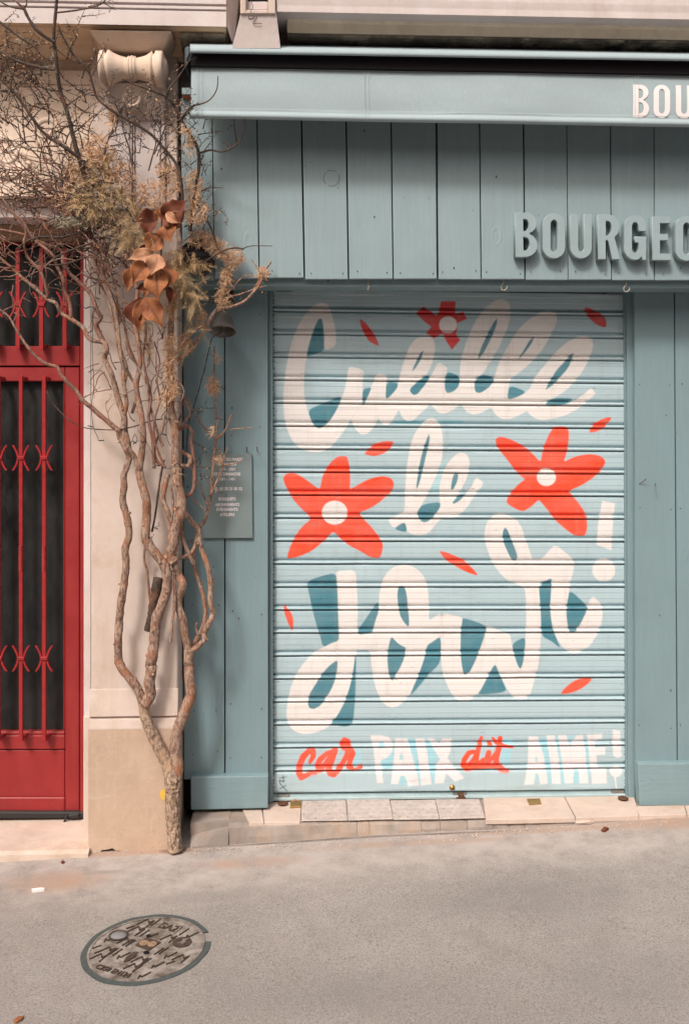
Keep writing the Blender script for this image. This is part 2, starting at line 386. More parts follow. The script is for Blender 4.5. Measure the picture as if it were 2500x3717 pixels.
def mat_asphalt():
    m, t, b = newmat("worn_pale_asphalt")
    low = noise(t, pos(t), 1.3, 6, 0.65, 0.4); mid = noise(t, pos(t), 9, 5, 0.7)
    agg = noise(t, pos(t), 190, 3, 0.75); fine = noise(t, pos(t), 520, 2, 0.6)
    c1, c2 = (0.252, 0.232, 0.215), (0.338, 0.310, 0.288)
    col = mix(t, ramp(t, low, [(0.32, grey(0)), (0.68, grey(1))]), c1, c2)
    col = mix(t, ramp(t, mid, [(0.35, grey(0.35)), (0.6, grey(0))]), col, (0.235, 0.20, 0.18))
    agg2 = noise(t, pos(t), 85, 4, 0.7)
    col = mix(t, ramp(t, agg2, [(0.34, grey(0.45)), (0.50, grey(0))]), col, (0.19, 0.168, 0.155))
    col = mix(t, ramp(t, agg2, [(0.62, grey(0)), (0.72, grey(0.35))]), col, (0.52, 0.45, 0.41))
    col = mix(t, ramp(t, agg, [(0.32, grey(0.9)), (0.50, grey(0))]), col, (0.11, 0.098, 0.092))
    col = mix(t, ramp(t, agg, [(0.60, grey(0)), (0.72, grey(0.7))]), col, (0.50, 0.43, 0.385))
    pat = noise(t, pos(t), 2.6, 7, 0.72, 0.8)
    col = mix(t, ramp(t, pat, [(0.56, grey(0)), (0.66, grey(0.42))]), col, (0.20, 0.178, 0.162))
    oil = noise(t, pos(t), 6.5, 4, 0.6, 0.3)
    col = mix(t, ramp(t, oil, [(0.70, grey(0)), (0.76, grey(0.5))]), col, (0.13, 0.118, 0.11))
    # rust-coloured dust by the wall, two old spills, and painted gap shade
    g = node(t, "ShaderNodeNewGeometry")
    def stain_or_gap_shade(cx, cy, rx, ry, amt, colr, colin):
        mp = node(t, "ShaderNodeMapping"); mp.vector_type = 'TEXTURE'
        mp.inputs["Location"].default_value = (cx, cy, 0.05); mp.inputs["Scale"].default_value = (rx, ry, 1)
        t.links.new(g.outputs["Position"], mp.inputs["Vector"])
        gr = node(t, "ShaderNodeTexGradient", gradient_type='SPHERICAL'); t.links.new(mp.outputs[0], gr.inputs[0])
        f = mix(t, 1.0, ramp(t, gr.outputs["Fac"], [(0.0, grey(0)), (0.6, grey(amt))]), ramp(t, mid, [(0.3, grey(0.1)), (0.62, grey(1))]), 'MULTIPLY')
        return mix(t, f, colin, colr)
    for px, py, rx, ry, amt in ((300, 3170, 1.3, .34, .75), (1300, 3080, 1.2, .30, .6), (2300, 3020, 1.0, .30, .75)):
        q = G(px, py); col = stain_or_gap_shade(q.x, q.y, rx, ry, amt, (0.445, 0.390, 0.360), col)
    for px, py, rx, ry, amt in ((200, 3200, .24, .10, .7), (900, 3130, .26, .06, .55), (2430, 2985, .35, .09, .65), (1500, 3060, .5, .035, .45), (420, 3098, .24, .03, .7), (90, 3118, .3, .02, .7), (650, 3085, .16, .03, .7), (2000, 3010, .5, .03, .5)):
        q = G(px, py); col = stain_or_gap_shade(q.x, q.y, rx, ry, amt, (0.36, 0.20, 0.115), col)
    for px, py, rx, ry, amt in ((1150, 3050, .5, .012, .9), (450, 3084, .2, .012, .9), (1650, 3024, .3, .010, .8), (760, 3068, .12, .014, .8), (150, 3108, .25, .010, .7), (640, 3086, .07, .03, .8)):  # dark shadow line of the gap painted along kerb, plinth and step foot
        q = G(px, py); col = stain_or_gap_shade(q.x, q.y, rx, ry, amt, (0.085, 0.06, 0.045), col)
    for px, py, rx, ry, amt in ((1900, 3260, .5, .16, .45), (2300, 3550, .35, .2, .4), (1300, 3600, .5, .14, .35), (700, 3260, .22, .05, .4), (380, 3165, .1, .02, .5)):
        q = G(px, py); col = stain_or_gap_shade(q.x, q.y, rx, ry, amt, (0.17, 0.158, 0.15), col)
    t.links.new(col, b.inputs["Base Color"]); b.inputs["Roughness"].default_value = 0.88
    n1 = bump(t, b, agg, 0.55, 0.0025); n2 = bump(t, b, fine, 0.25, 0.001, n1); bump(t, b, mid, 0.3, 0.004, n2)
    return m
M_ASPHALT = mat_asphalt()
def mat_bark(name, c, d, warm, lich=(0.55, 0.47, 0.38), k=1.0):
    m, t, b = newmat(name)
    n = noise(t, pos(t, (125, 125, 48)), 1.0, 7, 0.75); n2 = noise(t, pos(t), 19, 5, 0.65); n3 = noise(t, pos(t), 95, 5, 0.75)
    col = mix(t, ramp(t, n, [(0.40, grey(0)), (0.56, grey(1))]), d, c)
    lent = noise(t, pos(t, (55, 55, 260)), 1.0, 3, 0.6)
    col = mix(t, ramp(t, lent, [(0.60, grey(0)), (0.70, grey(0.6))]), col, mul(d, 0.8))
    col = mix(t, ramp(t, n2, [(0.5, grey(0)), (0.62, grey(0.75))]), col, warm)
    col = mix(t, ramp(t, n3, [(0.60, grey(0)), (0.68, grey(0.8 * k))]), col, lich)
    n4 = noise(t, pos(t), 26, 5, 0.7)
    col = mix(t, ramp(t, n4, [(0.70, grey(0)), (0.73, grey(0.9 * k))]), col, (0.52, 0.24, 0.03))
    t.links.new(col, b.inputs["Base Color"]); b.inputs["Roughness"].default_value = 0.8
    n1 = bump(t, b, n, 0.9, 0.005); bump(t, b, lent, 0.4, 0.002, n1); return m
M_BARK = mat_bark("grey_brown_bark", (0.40, 0.272, 0.205), (0.125, 0.060, 0.040), (0.33, 0.130, 0.06))
M_TRUNK = mat_bark("fissured_trunk_bark", (0.50, 0.365, 0.27), (0.12, 0.065, 0.04), (0.42, 0.26, 0.16), k=0.4)
M_WILLOW = mat_bark("red_brown_willow_bark", (0.31, 0.175, 0.13), (0.13, 0.055, 0.04), (0.30, 0.11, 0.07), k=0.5)
M_TWIG = mat_bark("dark_thorn_twig", (0.075, 0.049, 0.038), (0.024, 0.015, 0.012), (0.15, 0.065, 0.036), lich=(0.42, 0.37, 0.28), k=0.9)
M_LICHEN = mat_plain("dry_tan_lichen", (0.60, 0.375, 0.225), 0.9, var=0.35, scale=40, bumpk=0)
M_GREYLICHEN = mat_plain("grey_green_lichen", (0.36, 0.32, 0.23), 0.9, var=0.3, scale=40, bumpk=0)
M_FERN = mat_plain("dry_olive_fern", (0.40, 0.275, 0.145), 0.85, var=0.45, scale=30, bumpk=0)
def mat_leaf(name, c, d):
    m, t, b = newmat(name)
    n = noise(t, pos(t), 18, 5, 0.65, 0.5)
    col = mix(t, ramp(t, n, [(0.32, grey(0)), (0.7, grey(1))]), d, c)
    a = node(t, "ShaderNodeVertexColor"); a.layer_name = "vein"
    col = mix(t, a.outputs[0], col, mul(d, 0.7))
    t.links.new(col, b.inputs["Base Color"]); b.inputs["Roughness"].default_value = 0.72; b.inputs["Specular IOR Level"].default_value = 0.3
    n1 = bump(t, b, a.outputs[0], 0.5, 0.002); bump(t, b, noise(t, pos(t), 70, 4, 0.6), 0.25, 0.002, n1); return m
M_LEAF = mat_leaf("brown_leather_leaf", (0.38, 0.150, 0.060), (0.19, 0.062, 0.026))
M_LEAFD = mat_leaf("dark_brown_leaf", (0.19, 0.055, 0.026), (0.10, 0.026, 0.015))
M_LEAFP = mat_leaf("pale_leaf_underside", (0.50, 0.275, 0.165), (0.37, 0.17, 0.09))

# ------------------------------------------------------------------ ground
def build_ground():
    xs = sorted(set([-60, -30, -15, -8, -5, -3.5] + [round(-2.6 + .06 * i, 3) for i in range(96)] + [3.6, 5, 8, 15, 30, 60]))
    ys = sorted(set([-60, -30, -15, -9, -6, -4.5, -3.6, -3] + [round(-2.6 + .05 * i, 3) for i in range(60)]))
    v = []
    for y in ys:
        for x in xs:
            k = min(1, max(0, 1 - (abs(x) - 3) / 3)) * min(1, max(0, 1 - (-y - 3) / 3))
            xx = max(-6, min(6, x)); yy = max(-8, y)
            v.append((x, y, ground_z(xx, yy) + k * 0.006 * mnoise.noise(Vector((x * 1.7, y * 1.7, 0)))))
    nx = len(xs)
    f = [(j * nx + i, j * nx + i + 1, (j + 1) * nx + i + 1, (j + 1) * nx + i) for j in range(len(ys) - 1) for i in range(nx - 1)]
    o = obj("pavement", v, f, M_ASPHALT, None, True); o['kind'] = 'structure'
    o['label'] = 'pale worn asphalt pavement rising to the right, with rusty dust stains'
build_ground()

# ------------------------------------------------------------------ unseen other side of the street (behind the camera), sized to shape the skylight
M_OPP = mat_stone("opposite_render", (0.50, 0.43, 0.36), (0.44, 0.37, 0.31))
M_OPPWIN = mat_plain("dark_windows", (0.03, 0.03, 0.035), 0.15, bumpk=0)
bm = bmesh.new(); wbox_bm(bm, -40, 40, -22, -14.5, -1.5, 7.0, 0); wbox_bm(bm, -40, 40, -14.5, -14.35, 3.4, 3.6, 0); wbox_bm(bm, -40, 40, -14.5, -14.3, 6.8, 7.1, 0)
opp = obj_bm("opposite_building", bm, M_OPP); opp['kind'] = 'structure'
bm = bmesh.new()
for i in range(-16, 17):
    for z in (.3, 4.2): wbox_bm(bm, i * 2.4 - .55, i * 2.4 + .55, -14.56, -14.48, z, z + 2.0, 0)
obj_bm("window_row", bm, M_OPPWIN, opp)['kind'] = 'stuff'
bm = bmesh.new(); wbox_bm(bm, -60, 60, -14.5, -12.8, -2.2, .0, .01); obj_bm("far_pavement", bm, M_ASPHALT)['kind'] = 'structure'

# ------------------------------------------------------------------ stone building
bld = empty("stone_building", (-0.75, -0.15, 0.06), "cream stone facade with pilaster, scroll bracket and ledges round the red door", "building")
XL, XR = -2.2, 2.6
YP, YJ, YD = -0.150, -0.050, 0.100                   # pilaster face, door jamb face, door face
def part(name, *a, **k): return pbox(name, *a, **k)
bm = bmesh.new(); pbox_bm(bm, 332, 60, 645, 2510, YP, 0.3, 0.004)
obj_bm("pilaster", bm, M_STONE, bld)
# pilaster base mouldings and plinth
x0, x1 = PX(332, YP), PX(645, YP)
zb = lambda py: PZ(480, py, YP)
prism_x("pilaster_base", x0 - 0.004, x1 + 0.002, [(YP - 0.003, zb(2500)), (YP - 0.005, zb(2515)), (YP - 0.012, zb(2560)), (YP - 0.016, zb(2596)), (YP - 0.004, zb(2599)), (YP - 0.004, zb(2604)), (YP - 0.014, zb(2606)), (YP - 0.020, zb(2638)), (YP - 0.019, zb(2645)), (0.28, zb(2645)), (0.28, zb(2500))], M_STONE, bld, 0.0015)
bm = bmesh.new()
N = 26; pl = []
xa, xb = PX(321, YP - .02), PX(645, YP - .02)
for i in range(N + 1):
    x = xa + (xb - xa) * i / N
    pl.append((x, ground_z(x, YP) - 0.004 + 0.012 * max(0, mnoise.noise(Vector((x * 14, 3, 0)))) + (0.012 if 0.12 < i / N < 0.3 else 0)))
fr_t = [bm.verts.new((x, YP - 0.020, zb(2641))) for x, z in pl]; fr_b = [bm.verts.new((x, YP - 0.018, z)) for x, z in pl]
bk_t = [bm.verts.new((x, 0.27, zb(2641))) for x, z in pl]; bk_b = [bm.verts.new((x, 0.27, z)) for x, z in pl]
for i in range(N):
    bm.faces.new((fr_t[i], fr_t[i + 1], fr_b[i + 1], fr_b[i])); bm.faces.new((fr_t[i], bk_t[i], bk_t[i + 1], fr_t[i + 1]))
    bm.faces.new((fr_b[i], fr_b[i + 1], bk_b[i + 1], bk_b[i])); bm.faces.new((bk_t[i + 1], bk_t[i], bk_b[i], bk_b[i + 1]))
bm.faces.new((fr_t[0], fr_b[0], bk_b[0], bk_t[0])); bm.faces.new((fr_t[N], bk_t[N], bk_b[N], fr_b[N]))
obj_bm("plinth", bm, M_PLINTH, bld)
pbox("jamb", 304, 850, 332, 3092, YJ, 0.25, M_WHITE, bld, 0.004)
pbox("jamb_foot", 303, 2600, 334, 3090, YJ - 0.03, 0.24, M_STONE, bld, 0.004)
# fluted upper shaft
for i, (a, b, dy) in enumerate(((402, 472, .010), (474, 480, .017), (484, 489, .017), (492, 582, .010), (586, 600, .014))):
    pbox("shaft_fillet", a, 432, b, 760, YP - dy, YP + 0.02, M_WHITE, bld, 0.003)
# bracket: body, spool, abacus, rosette
bm = bmesh.new()
top = [P(384, 300, -.255), P(602, 300, -.255)]; bot = [P(394, 436, -.17), P(598, 436, -.17)]
hexa(bm, [top[0], top[1], bot[1], bot[0]], [Vector((top[0].x, -.1, top[0].z)), Vector((top[1].x, -.1, top[1].z)), Vector((bot[1].x, -.1, bot[1].z)), Vector((bot[0].x, -.1, bot[0].z))], 0.006, 2)
obj_bm("bracket_body", bm, M_STONE, bld)
bm = bmesh.new(); ys_ = -0.262; o0 = P(366, 247, ys_); sc = MM * (CD + ys_) / CD
lathe(bm, [((x - 366) * sc, r * sc) for x, r in ((360, 14), (363, 34), (366, 56), (370, 62), (382, 63), (385, 52), (393, 52), (396, 63), (402, 63), (412, 55), (430, 46), (450, 40), (464, 37), (466, 43), (472, 43), (474, 38), (477, 45), (483, 45), (485, 38), (487, 43), (492, 43), (494, 37), (510, 40), (530, 46), (546, 56), (552, 63), (555, 52), (562, 52), (565, 63), (588, 63), (592, 56), (595, 40), (600, 34), (606, 18))], o0, (1, 0, 0), 36)
obj_bm("scroll", bm, M_FRIEZE, bld, True)
bm = bmesh.new()
t0, t1 = P(322, 108, -.335), P(624, 112, -.335); b0, b1 = P(378, 184, -.262), P(592, 188, -.262)
hexa(bm, [t0, t1, b1, b0], [Vector((t0.x, -.1, t0.z)), Vector((t1.x, -.1, t1.z)), Vector((b1.x, -.1, b1.z)), Vector((b0.x, -.1, b0.z))], 0.004)
obj_bm("abacus", bm, M_FRIEZE, bld)
bm = bmesh.new(); c = P(484, 366, -.198)
lathe(bm, [(0, .042), (.018, .040), (.030, .036), (.036, .030), (.034, .024), (.020, .021), (.016, .017), (.026, .013), (.030, .006), (.030, .0)], c, (0, -1, 0), 22, False)
for v in bm.verts: v.co += Vector((mnoise.noise(v.co * 60), mnoise.noise(v.co * 60 + Vector((5, 0, 0))), mnoise.noise(v.co * 60 + Vector((0, 9, 0))))) * 0.0045
obj_bm("rosette", bm, M_STONE, bld, True)
# left cornice
zc_ = lambda py, y: PZ(400, py, y)
YC = -.350
zs = zc_(90, YC)
prism_x("cornice", XL, PX(822, YC), [(YC, zs), (YC, zc_(34, YC)), (YC + .010, zc_(33, YC)), (YC + .010, zc_(29, YC)), (YC - .002, zc_(28, YC)), (YC - .002, zc_(17, YC)), (YC + .008, zc_(16, YC)), (YC + .008, zc_(11, YC)), (YC - .004, zc_(9, YC)), (YC - .004, 3.75), (.2, 3.75), (.2, zs + .016), (YC + .008, zs + .016)], M_WHITE, bld, 0.0012)
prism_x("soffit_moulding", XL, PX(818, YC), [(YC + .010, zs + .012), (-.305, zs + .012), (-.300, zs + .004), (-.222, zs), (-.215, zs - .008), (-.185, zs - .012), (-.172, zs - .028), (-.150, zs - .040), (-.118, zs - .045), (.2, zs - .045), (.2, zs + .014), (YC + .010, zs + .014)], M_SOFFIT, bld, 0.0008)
zf = lambda py: PZ(200, py, -.12)
prism_x("frieze", XL, PX(600, -.12), [(-.095, zs - .03), (-.095, zf(252)), (-.122, zf(256)), (-.120, zf(304)), (-.112, zf(306)), (-.118, zf(310)), (-.118, zf(706)), (-.126, zf(708)), (-.126, zf(714)), (.2, zf(714)), (.2, zs - .03)], M_FRIEZE, bld)
prism_x("door_head", XL, PX(333, -.072), [(-.072, zf(716)), (-.072, PZ(150, 792, -.072)), (.095, PZ(150, 792, -.072)), (.095, zf(716))], M_WHITE, bld, 0.003)
prism_x("door_soffit", XL, PX(315, .06), [(.055, PZ(150, 792, -.072) - .002), (.055, PZ(150, 872, .055)), (.2, PZ(150, 872, .055)), (.2, PZ(150, 792, -.072) - .002)], M_OCHRE, bld, 0.003)
# carved scroll in the panel
tb = Tubes()
def spiral(cx, cy, r0, r1, a0, turns, th):
    pts = []; rs = []
    for i in range(40):
        t = i / 39; a = a0 + turns * 2 * math.pi * t; r = r0 + (r1 - r0) * t
        p = P(cx + r * math.cos(a), cy + r * math.sin(a), -.114); pts.append(p); rs.append(th * (0.5 + .5 * math.sin(math.pi * min(1, t + .15))))
    tb.tube(pts, rs, 8)
spiral(20, 560, 95, 18, 0.3, 1.4, .016); spiral(180, 480, 60, 12, 2.2, 1.2, .011); spiral(60, 690, 150, 95, 4.4, 0.3, .014)
for a in range(5):
    q = [(70 + 20 * a, 600 + 12 * a), (90 + 22 * a, 630 + 8 * a), (98 + 24 * a, 655 + 2 * a)]
    tb.tube([P(x, y, -.115) for x, y in q], [.005, .013, .004], 7)
tb.build("carved_scroll", M_FRIEZE, bld)
# soot stained wall behind the awning, right band, corbel
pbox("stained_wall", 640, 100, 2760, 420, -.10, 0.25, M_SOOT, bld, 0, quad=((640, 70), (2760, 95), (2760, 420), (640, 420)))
zr = lambda py, y: PZ(1100, py, y)
prism_x("ledge", PX(1004, -.415), XR, [(-.415, zr(45, -.415)), (-.415, zr(20, -.415)), (-.417, zr(8, -.415)), (-.419, zr(-6, -.415)), (-.419, 3.75), (.2, 3.75), (.2, zr(45, -.415) + .004), (-.405, zr(45, -.415) + .004)], M_WHITE, bld, 0.0015)
zq = zr(45, -.415)
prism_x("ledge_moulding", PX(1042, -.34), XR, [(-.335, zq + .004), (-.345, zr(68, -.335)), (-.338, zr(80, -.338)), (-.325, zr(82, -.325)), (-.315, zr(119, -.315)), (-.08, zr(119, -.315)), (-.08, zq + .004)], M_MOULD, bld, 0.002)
zm = zr(119, -.315) - .003
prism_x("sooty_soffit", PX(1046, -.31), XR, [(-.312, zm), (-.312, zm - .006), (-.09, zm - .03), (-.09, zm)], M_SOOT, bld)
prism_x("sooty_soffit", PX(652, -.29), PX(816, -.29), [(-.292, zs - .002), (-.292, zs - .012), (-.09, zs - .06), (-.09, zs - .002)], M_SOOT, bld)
bm = bmesh.new()
seq = [(36, -.425), (62, -.420), (90, -.414), (125, -.408), (175, -.400)]
rings = []
for py, y in seq:
    t = (py - 40) / 135
    l = P(876 - 34 * t, py, y); r = P(1002 + 16 * t, py, y)
    rings.append([bm.verts.new(l), bm.verts.new(r), bm.verts.new((r.x, -.05, r.z)), bm.verts.new((l.x, -.05, l.z))])
for a, b in zip(rings, rings[1:]):
    for k in range(4): bm.faces.new((a[k], a[(k + 1) % 4], b[(k + 1) % 4], b[k]))
bm.faces.new(rings[0]); bm.faces.new(rings[-1][::-1])
obj_bm("corbel", bm, M_WHITE, bld, False)
bm = bmesh.new()
a, b, c2, d = P(823, -120, YC + .002), P(880, -120, -.27), P(848, 168, -.24), P(823, 92, YC + .002)
hexa(bm, [a, b, c2, d], [a + Vector((0, .4, 0)), b + Vector((0, .3, 0)), c2 + Vector((0, .25, 0)), d + Vector((0, .4, 0))], 0.003)
obj_bm("cornice_return", bm, M_WHITE, bld)
bm = bmesh.new()
pbox_bm(bm, 872, -80, 893, 50, -.430, -.2, .003); pbox_bm(bm, 973, -80, 1000, 50, -.430, -.2, .003); pbox_bm(bm, 893, 36, 973, 50, -.430, -.2, .003)
obj_bm("niche_frame", bm, M_STONE, bld)
pbox("niche_sill", 893, 5, 973, 37, -.40, -.15, M_WHITE, bld, .003)
pbox("niche_back", 888, -90, 980, 12, -.30, -.15, M_BLACK, bld, 0)
# plain masonry outside the picture so that the place goes on
bm = bmesh.new(); wbox_bm(bm, XL, PX(-330, YJ), -.06, .25, 0.0, zf(714), .003); obj_bm("outer_wall", bm, M_STONE, bld)
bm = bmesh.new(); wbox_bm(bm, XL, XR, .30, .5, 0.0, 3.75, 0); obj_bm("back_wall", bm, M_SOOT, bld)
tb = Tubes()
for pts in ([(904, -10), (918, 25), (905, 50), (925, 60), (912, 68), (900, 62), (926, 40), (932, 62), (918, 84), (950, 85)],):
    q, r = catmull([P(x, y, -.452 if y < 40 else -.42) for x, y in pts], [.0011] * len(pts), .006); tb.tube(q, r, 5)
tag(tb.build("loose_wire", M_RUST), "thin rusty wire curling below the stone niche above the awning", "wire")

# ------------------------------------------------------------------ red entrance door
door = empty("entrance_door", (PX(150, YD), YD, PZ(150, 2975, YD)), "red door with dark glass behind wrought iron bars, left of the pilaster", "door")
DX0 = -330
pbox("frame_post", 291, 872, 314, 2962, YD - .012, YD + .08, M_RED, door, .003)
pbox("transom_rail", DX0, 1256, 291, 1328, YD - .006, YD + .07, M_RED, door, .003)
pbox("top_rail_frame", DX0, 868, 291, 884, YD - .004, YD + .07, M_RED, door, .003)
pbox("stile", 237, 1333, 289, 2948, YD, YD + .06, M_RED, door, .003)
pbox("top_rail", DX0, 1333, 236, 1384, YD, YD + .06, M_RED, door, .003)
pbox("middle_rail", DX0, 2670, 236, 2720, YD, YD + .06, M_RED, door, .003)
pbox("lower_panel", DX0, 2723, 236, 2893, YD + .006, YD + .06, M_RED, door, .003)
pbox("bottom_rail", DX0, 2895, 236, 2948, YD - .004, YD + .06, M_RED, door, .004)
pbox("glazing_bead", DX0, 2656, 236, 2669, YD + .004, YD + .05, M_RED, door, .003)
pbox("glazing_bead", 231, 1386, 236.5, 2655, YD + .006, YD + .05, M_RED, door, .002)
pbox("transom_glass", DX0, 884, 291, 1256, YD + .030, YD + .045, M_GLASS, door, 0)
pbox("door_glass", DX0, 1384, 231, 2656, YD + .030, YD + .045, M_GLASS, door, 0)
bm = bmesh.new()
q = [(DX0, 2948), (312, 2948), (312, 2972), (DX0, 2976)]
pbox_bm(bm, 0, 0, 0, 0, YD - .022, YD + .03, .006, quad=q)
for v in bm.verts: v.co.z += .004 * mnoise.noise(v.co * 9)
obj_bm("draught_strip", bm, M_RUBBER, door)
bm = bmesh.new(); pbox_bm(bm, 246, 2952, 288, 2974, YD - .034, YD - .02, .004, quad=((246, 2960), (288, 2952), (288, 2972), (252, 2974)))
pbox_bm(bm, 230, 2962, 248, 2985, YD - .036, YD - .026, .002, quad=((240, 2960), (248, 2962), (236, 2990), (228, 2988)))
obj_bm("draught_strip_end", bm, M_RUBBER, door)
def bar_with_scrolls(name, cx, y0, y1, collars, w, twist=None):
    bm = bmesh.new(); yb = YD - .055
    if twist:
        pbox_bm(bm, cx - w / 2, y0, cx + w / 2, twist[0], yb, yb + .014, .001); pbox_bm(bm, cx - w / 2, twist[1], cx + w / 2, y1, yb, yb + .014, .001)
        zt, zb_ = PZ(cx, twist[0], yb), PZ(cx, twist[1], yb); xc = PX(cx, yb); n = 44; h = w * MM / 2 * .98; rings = []
        for i in range(n + 1):
            z = zt + (zb_ - zt) * i / n; a = i / n * math.pi * 5
            rings.append([bm.verts.new((xc + h * 1.35 * math.cos(a + k * math.pi / 2 + math.pi / 4), yb + .007 + h * 1.35 * math.sin(a + k * math.pi / 2 + math.pi / 4), z)) for k in range(4)])
        for r0, r1 in zip(rings, rings[1:]):
            for k in range(4): bm.faces.new((r0[k], r0[(k + 1) % 4], r1[(k + 1) % 4], r1[k]))
    else: pbox_bm(bm, cx - w / 2, y0, cx + w / 2, y1, yb, yb + .014, .001)
    for py in (y0 + 8, y1 - 14):                      # fixings back to the rail
        pbox_bm(bm, cx - w / 2 + 1, py - 5, cx + w / 2 + 7, py + 6, yb + .012, YD + .02, .001)
    bar = obj_bm(name, bm, M_IRON, door)
    for cy in collars:
        bm = bmesh.new(); pbox_bm(bm, cx - 12, cy - 6, cx + 12, cy + 7, yb - .005, yb + .018, .002)
        for s in (-1, 1):
            pts = []
            for i in range(13):
                t = -1 + 2 * i / 12
                pts.append((cx + s * (10 + 19 * abs(t) ** 1.7), cy + t * 46))
            for k in range(12):
                (xa_, ya_), (xb_, yb_) = pts[k], pts[k + 1]
                hw = 3.4
                q = [(xa_ - hw, ya_), (xa_ + hw, ya_), (xb_ + hw, yb_), (xb_ - hw, yb_)]
                pbox_bm(bm, 0, 0, 0, 0, yb + .001, yb + .012, 0, quad=q)
        obj_bm("scroll_clasp", bm, M_IRON, bar)
for cx in (-105, -20, 65, 150, 235): bar_with_scrolls("transom_bar", cx, 900, 1268, (1105,), 15)
for cx in (-88, -5, 76, 160): bar_with_scrolls("door_bar", cx, 1364, 2693, (1662, 2391), 13.5, (1983, 2074))

# entrance step
bm = bmesh.new()
za = 0.0725
v = []
xs_ = [XL + (PX(322, -.2) - XL) * i / 30 for i in range(31)]
for x in xs_:
    e = -.205 + .006 * mnoise.noise(Vector((x * 6, 0, 0)))
    v.append([bm.verts.new((x, .2, za + .006)), bm.verts.new((x, e + .02, za + .002)), bm.verts.new((x, e, za - .006)), bm.verts.new((x, e - .004, -.05)), bm.verts.new((x, .2, -.05))])
for a, b in zip(v, v[1:]):
    for k in range(5): bm.faces.new((a[k], a[(k + 1) % 5], b[(k + 1) % 5], b[k]))
bm.faces.new(v[0]); bm.faces.new(v[-1][::-1])
tag(obj_bm("entrance_step", bm, M_STEP), "worn pale pink stone step in front of the red door", "step")

# ------------------------------------------------------------------ shopfront
shop = empty("shopfront", (PX(1600, 0), 0, .145), "blue grey timber shopfront with plank fascia and board pilasters round the shutter", "shopfront")
YF = -0.196
gaps = [1.5, 1.6, 2.0, 2.8, 2.6, 2.2, 3.4, 2.2, 2.6, 1.4, 1.8, 1.6, 2.4, 2.0]
edges_t = [655, 770, 932, 1093, 1255, 1418, 1583, 1739, 1898, 2055, 2213, 2372, 2532, 2692]
edges_b = [662, 778, 941, 1105, 1265, 1427, 1588, 1746, 1905, 2061, 2219, 2374, 2534, 2694]
bots = [1016, 1011, 1008, 1013, 1012, 1012, 1013, 1013, 1015, 1015, 1017, 1017, 1020]
def grain_plank(name, quad, yf, yb, mat, parent, bev=.0018):
    return pbox(name, 0, 0, 0, 0, yf, yb, mat, parent, bev, quad=quad, seg=2)
for i in range(13):
    g = gaps[i]; g2 = gaps[i + 1]
    top = 356 if i == 0 else 372
    dy = random.uniform(-.0025, .0025) + (.004 if i == 0 else 0)
    q = ((edges_t[i] + g, top), (edges_t[i + 1] - g2, top), (edges_b[i + 1] - g2, bots[i] + random.uniform(-1, 1)), (edges_b[i] + g, bots[i]))
    grain_plank("plank", q, YF + dy, YF + .024, M_FASCIA, shop)
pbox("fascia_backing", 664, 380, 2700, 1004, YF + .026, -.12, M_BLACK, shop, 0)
pbox("lintel_beam", 672, 1000, 2700, 1040, -.164, -.01, M_BOARD, shop, .004, quad=((672, 1000), (2700, 1000), (2700, 1046), (672, 1036)))
pbox("inner_lintel", 966, 1010, 2310, 1050, .012, .1, M_BOARD, shop, .002, quad=((966, 1000), (2310, 1000), (2310, 1056), (966, 1046)))
pbox("post_cap", 660, 318, 694, 343, -.225, -.12, M_FASCIA, shop, .002)
pbox("post_packing", 662, 345, 694, 352, -.215, -.12, M_REDLINE, shop, 0)
YB = 0.0
L0 = 2925
def board(name, q, yf=YB, yb=.03, mat=M_BOARD): return grain_plank(name, q, yf, yb, mat, shop)
board("board", ((666, 1020), (813.5, 1020), (814.5, 2830), (668, 2830)))
board("board", ((817.5, 1020), (972, 1020), (973, 2830), (819, 2830)), YB + .002)
board("board", ((2302, 1020), (2444, 1020), (2455, 2790), (2306, 2790)))
board("board", ((2448, 1020), (2604, 1020), (2612, 2790), (2459, 2790)), YB + .002)
board("board", ((2608, 1020), (2720, 1020), (2730, 2790), (2616, 2790)))
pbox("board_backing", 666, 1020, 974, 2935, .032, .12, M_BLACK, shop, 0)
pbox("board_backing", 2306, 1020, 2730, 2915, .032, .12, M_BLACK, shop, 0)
board("trim", ((974, 1040), (990, 1040), (990.5, 2912), (975, 2916)), .034, .09)
board("trim", ((2274, 1040), (2297, 1040), (2303, 2905), (2280, 2902)), .034, .09)
pbox("skirting_board", 692, 2815, 974, 2940, -.032, .02, M_SKIRT, shop, .004, quad=((692, 2820), (974, 2816), (973, 2934), (693, 2941)), seg=2)
pbox("skirting_board", 2318, 2772, 2740, 2925, -.032, .02, M_SKIRT, shop, .004, quad=((2314, 2772), (2740, 2768), (2740, 2924), (2320, 2926)), seg=2)
bm = bmesh.new()                                      # screw heads along the boards
def screw(px, py, y, r=.0026):
    lathe(bm, [(0, r), (.0008, r * .8)], P(px, py, y), (0, -1, 0), 8)
for i in range(13):
    for k in (0.16, 0.85):
        screw(edges_b[i] + (edges_b[i + 1] - edges_b[i]) * k + random.uniform(-8, 8), 990 + random.uniform(-10, 6), YF - .0035)
        if random.random() < .5: screw(edges_b[i] + (edges_b[i + 1] - edges_b[i]) * k + random.uniform(-30, 30), 640 + random.uniform(-60, 150), YF - .0035, .0018)
for px in (700, 790, 840, 945):
    for py in (1130, 1560, 2210, 2560, 2740): screw(px + random.uniform(-6, 6), py + random.uniform(-20, 20), YB - .0008)
for px in (2322, 2430, 2470):
    for py in (1395, 1850, 2636): screw(px + random.uniform(-4, 4), py + random.uniform(-8, 8), YB - .0008)
o = obj_bm("screw_heads", bm, M_CASTD, shop); o['kind'] = 'stuff'
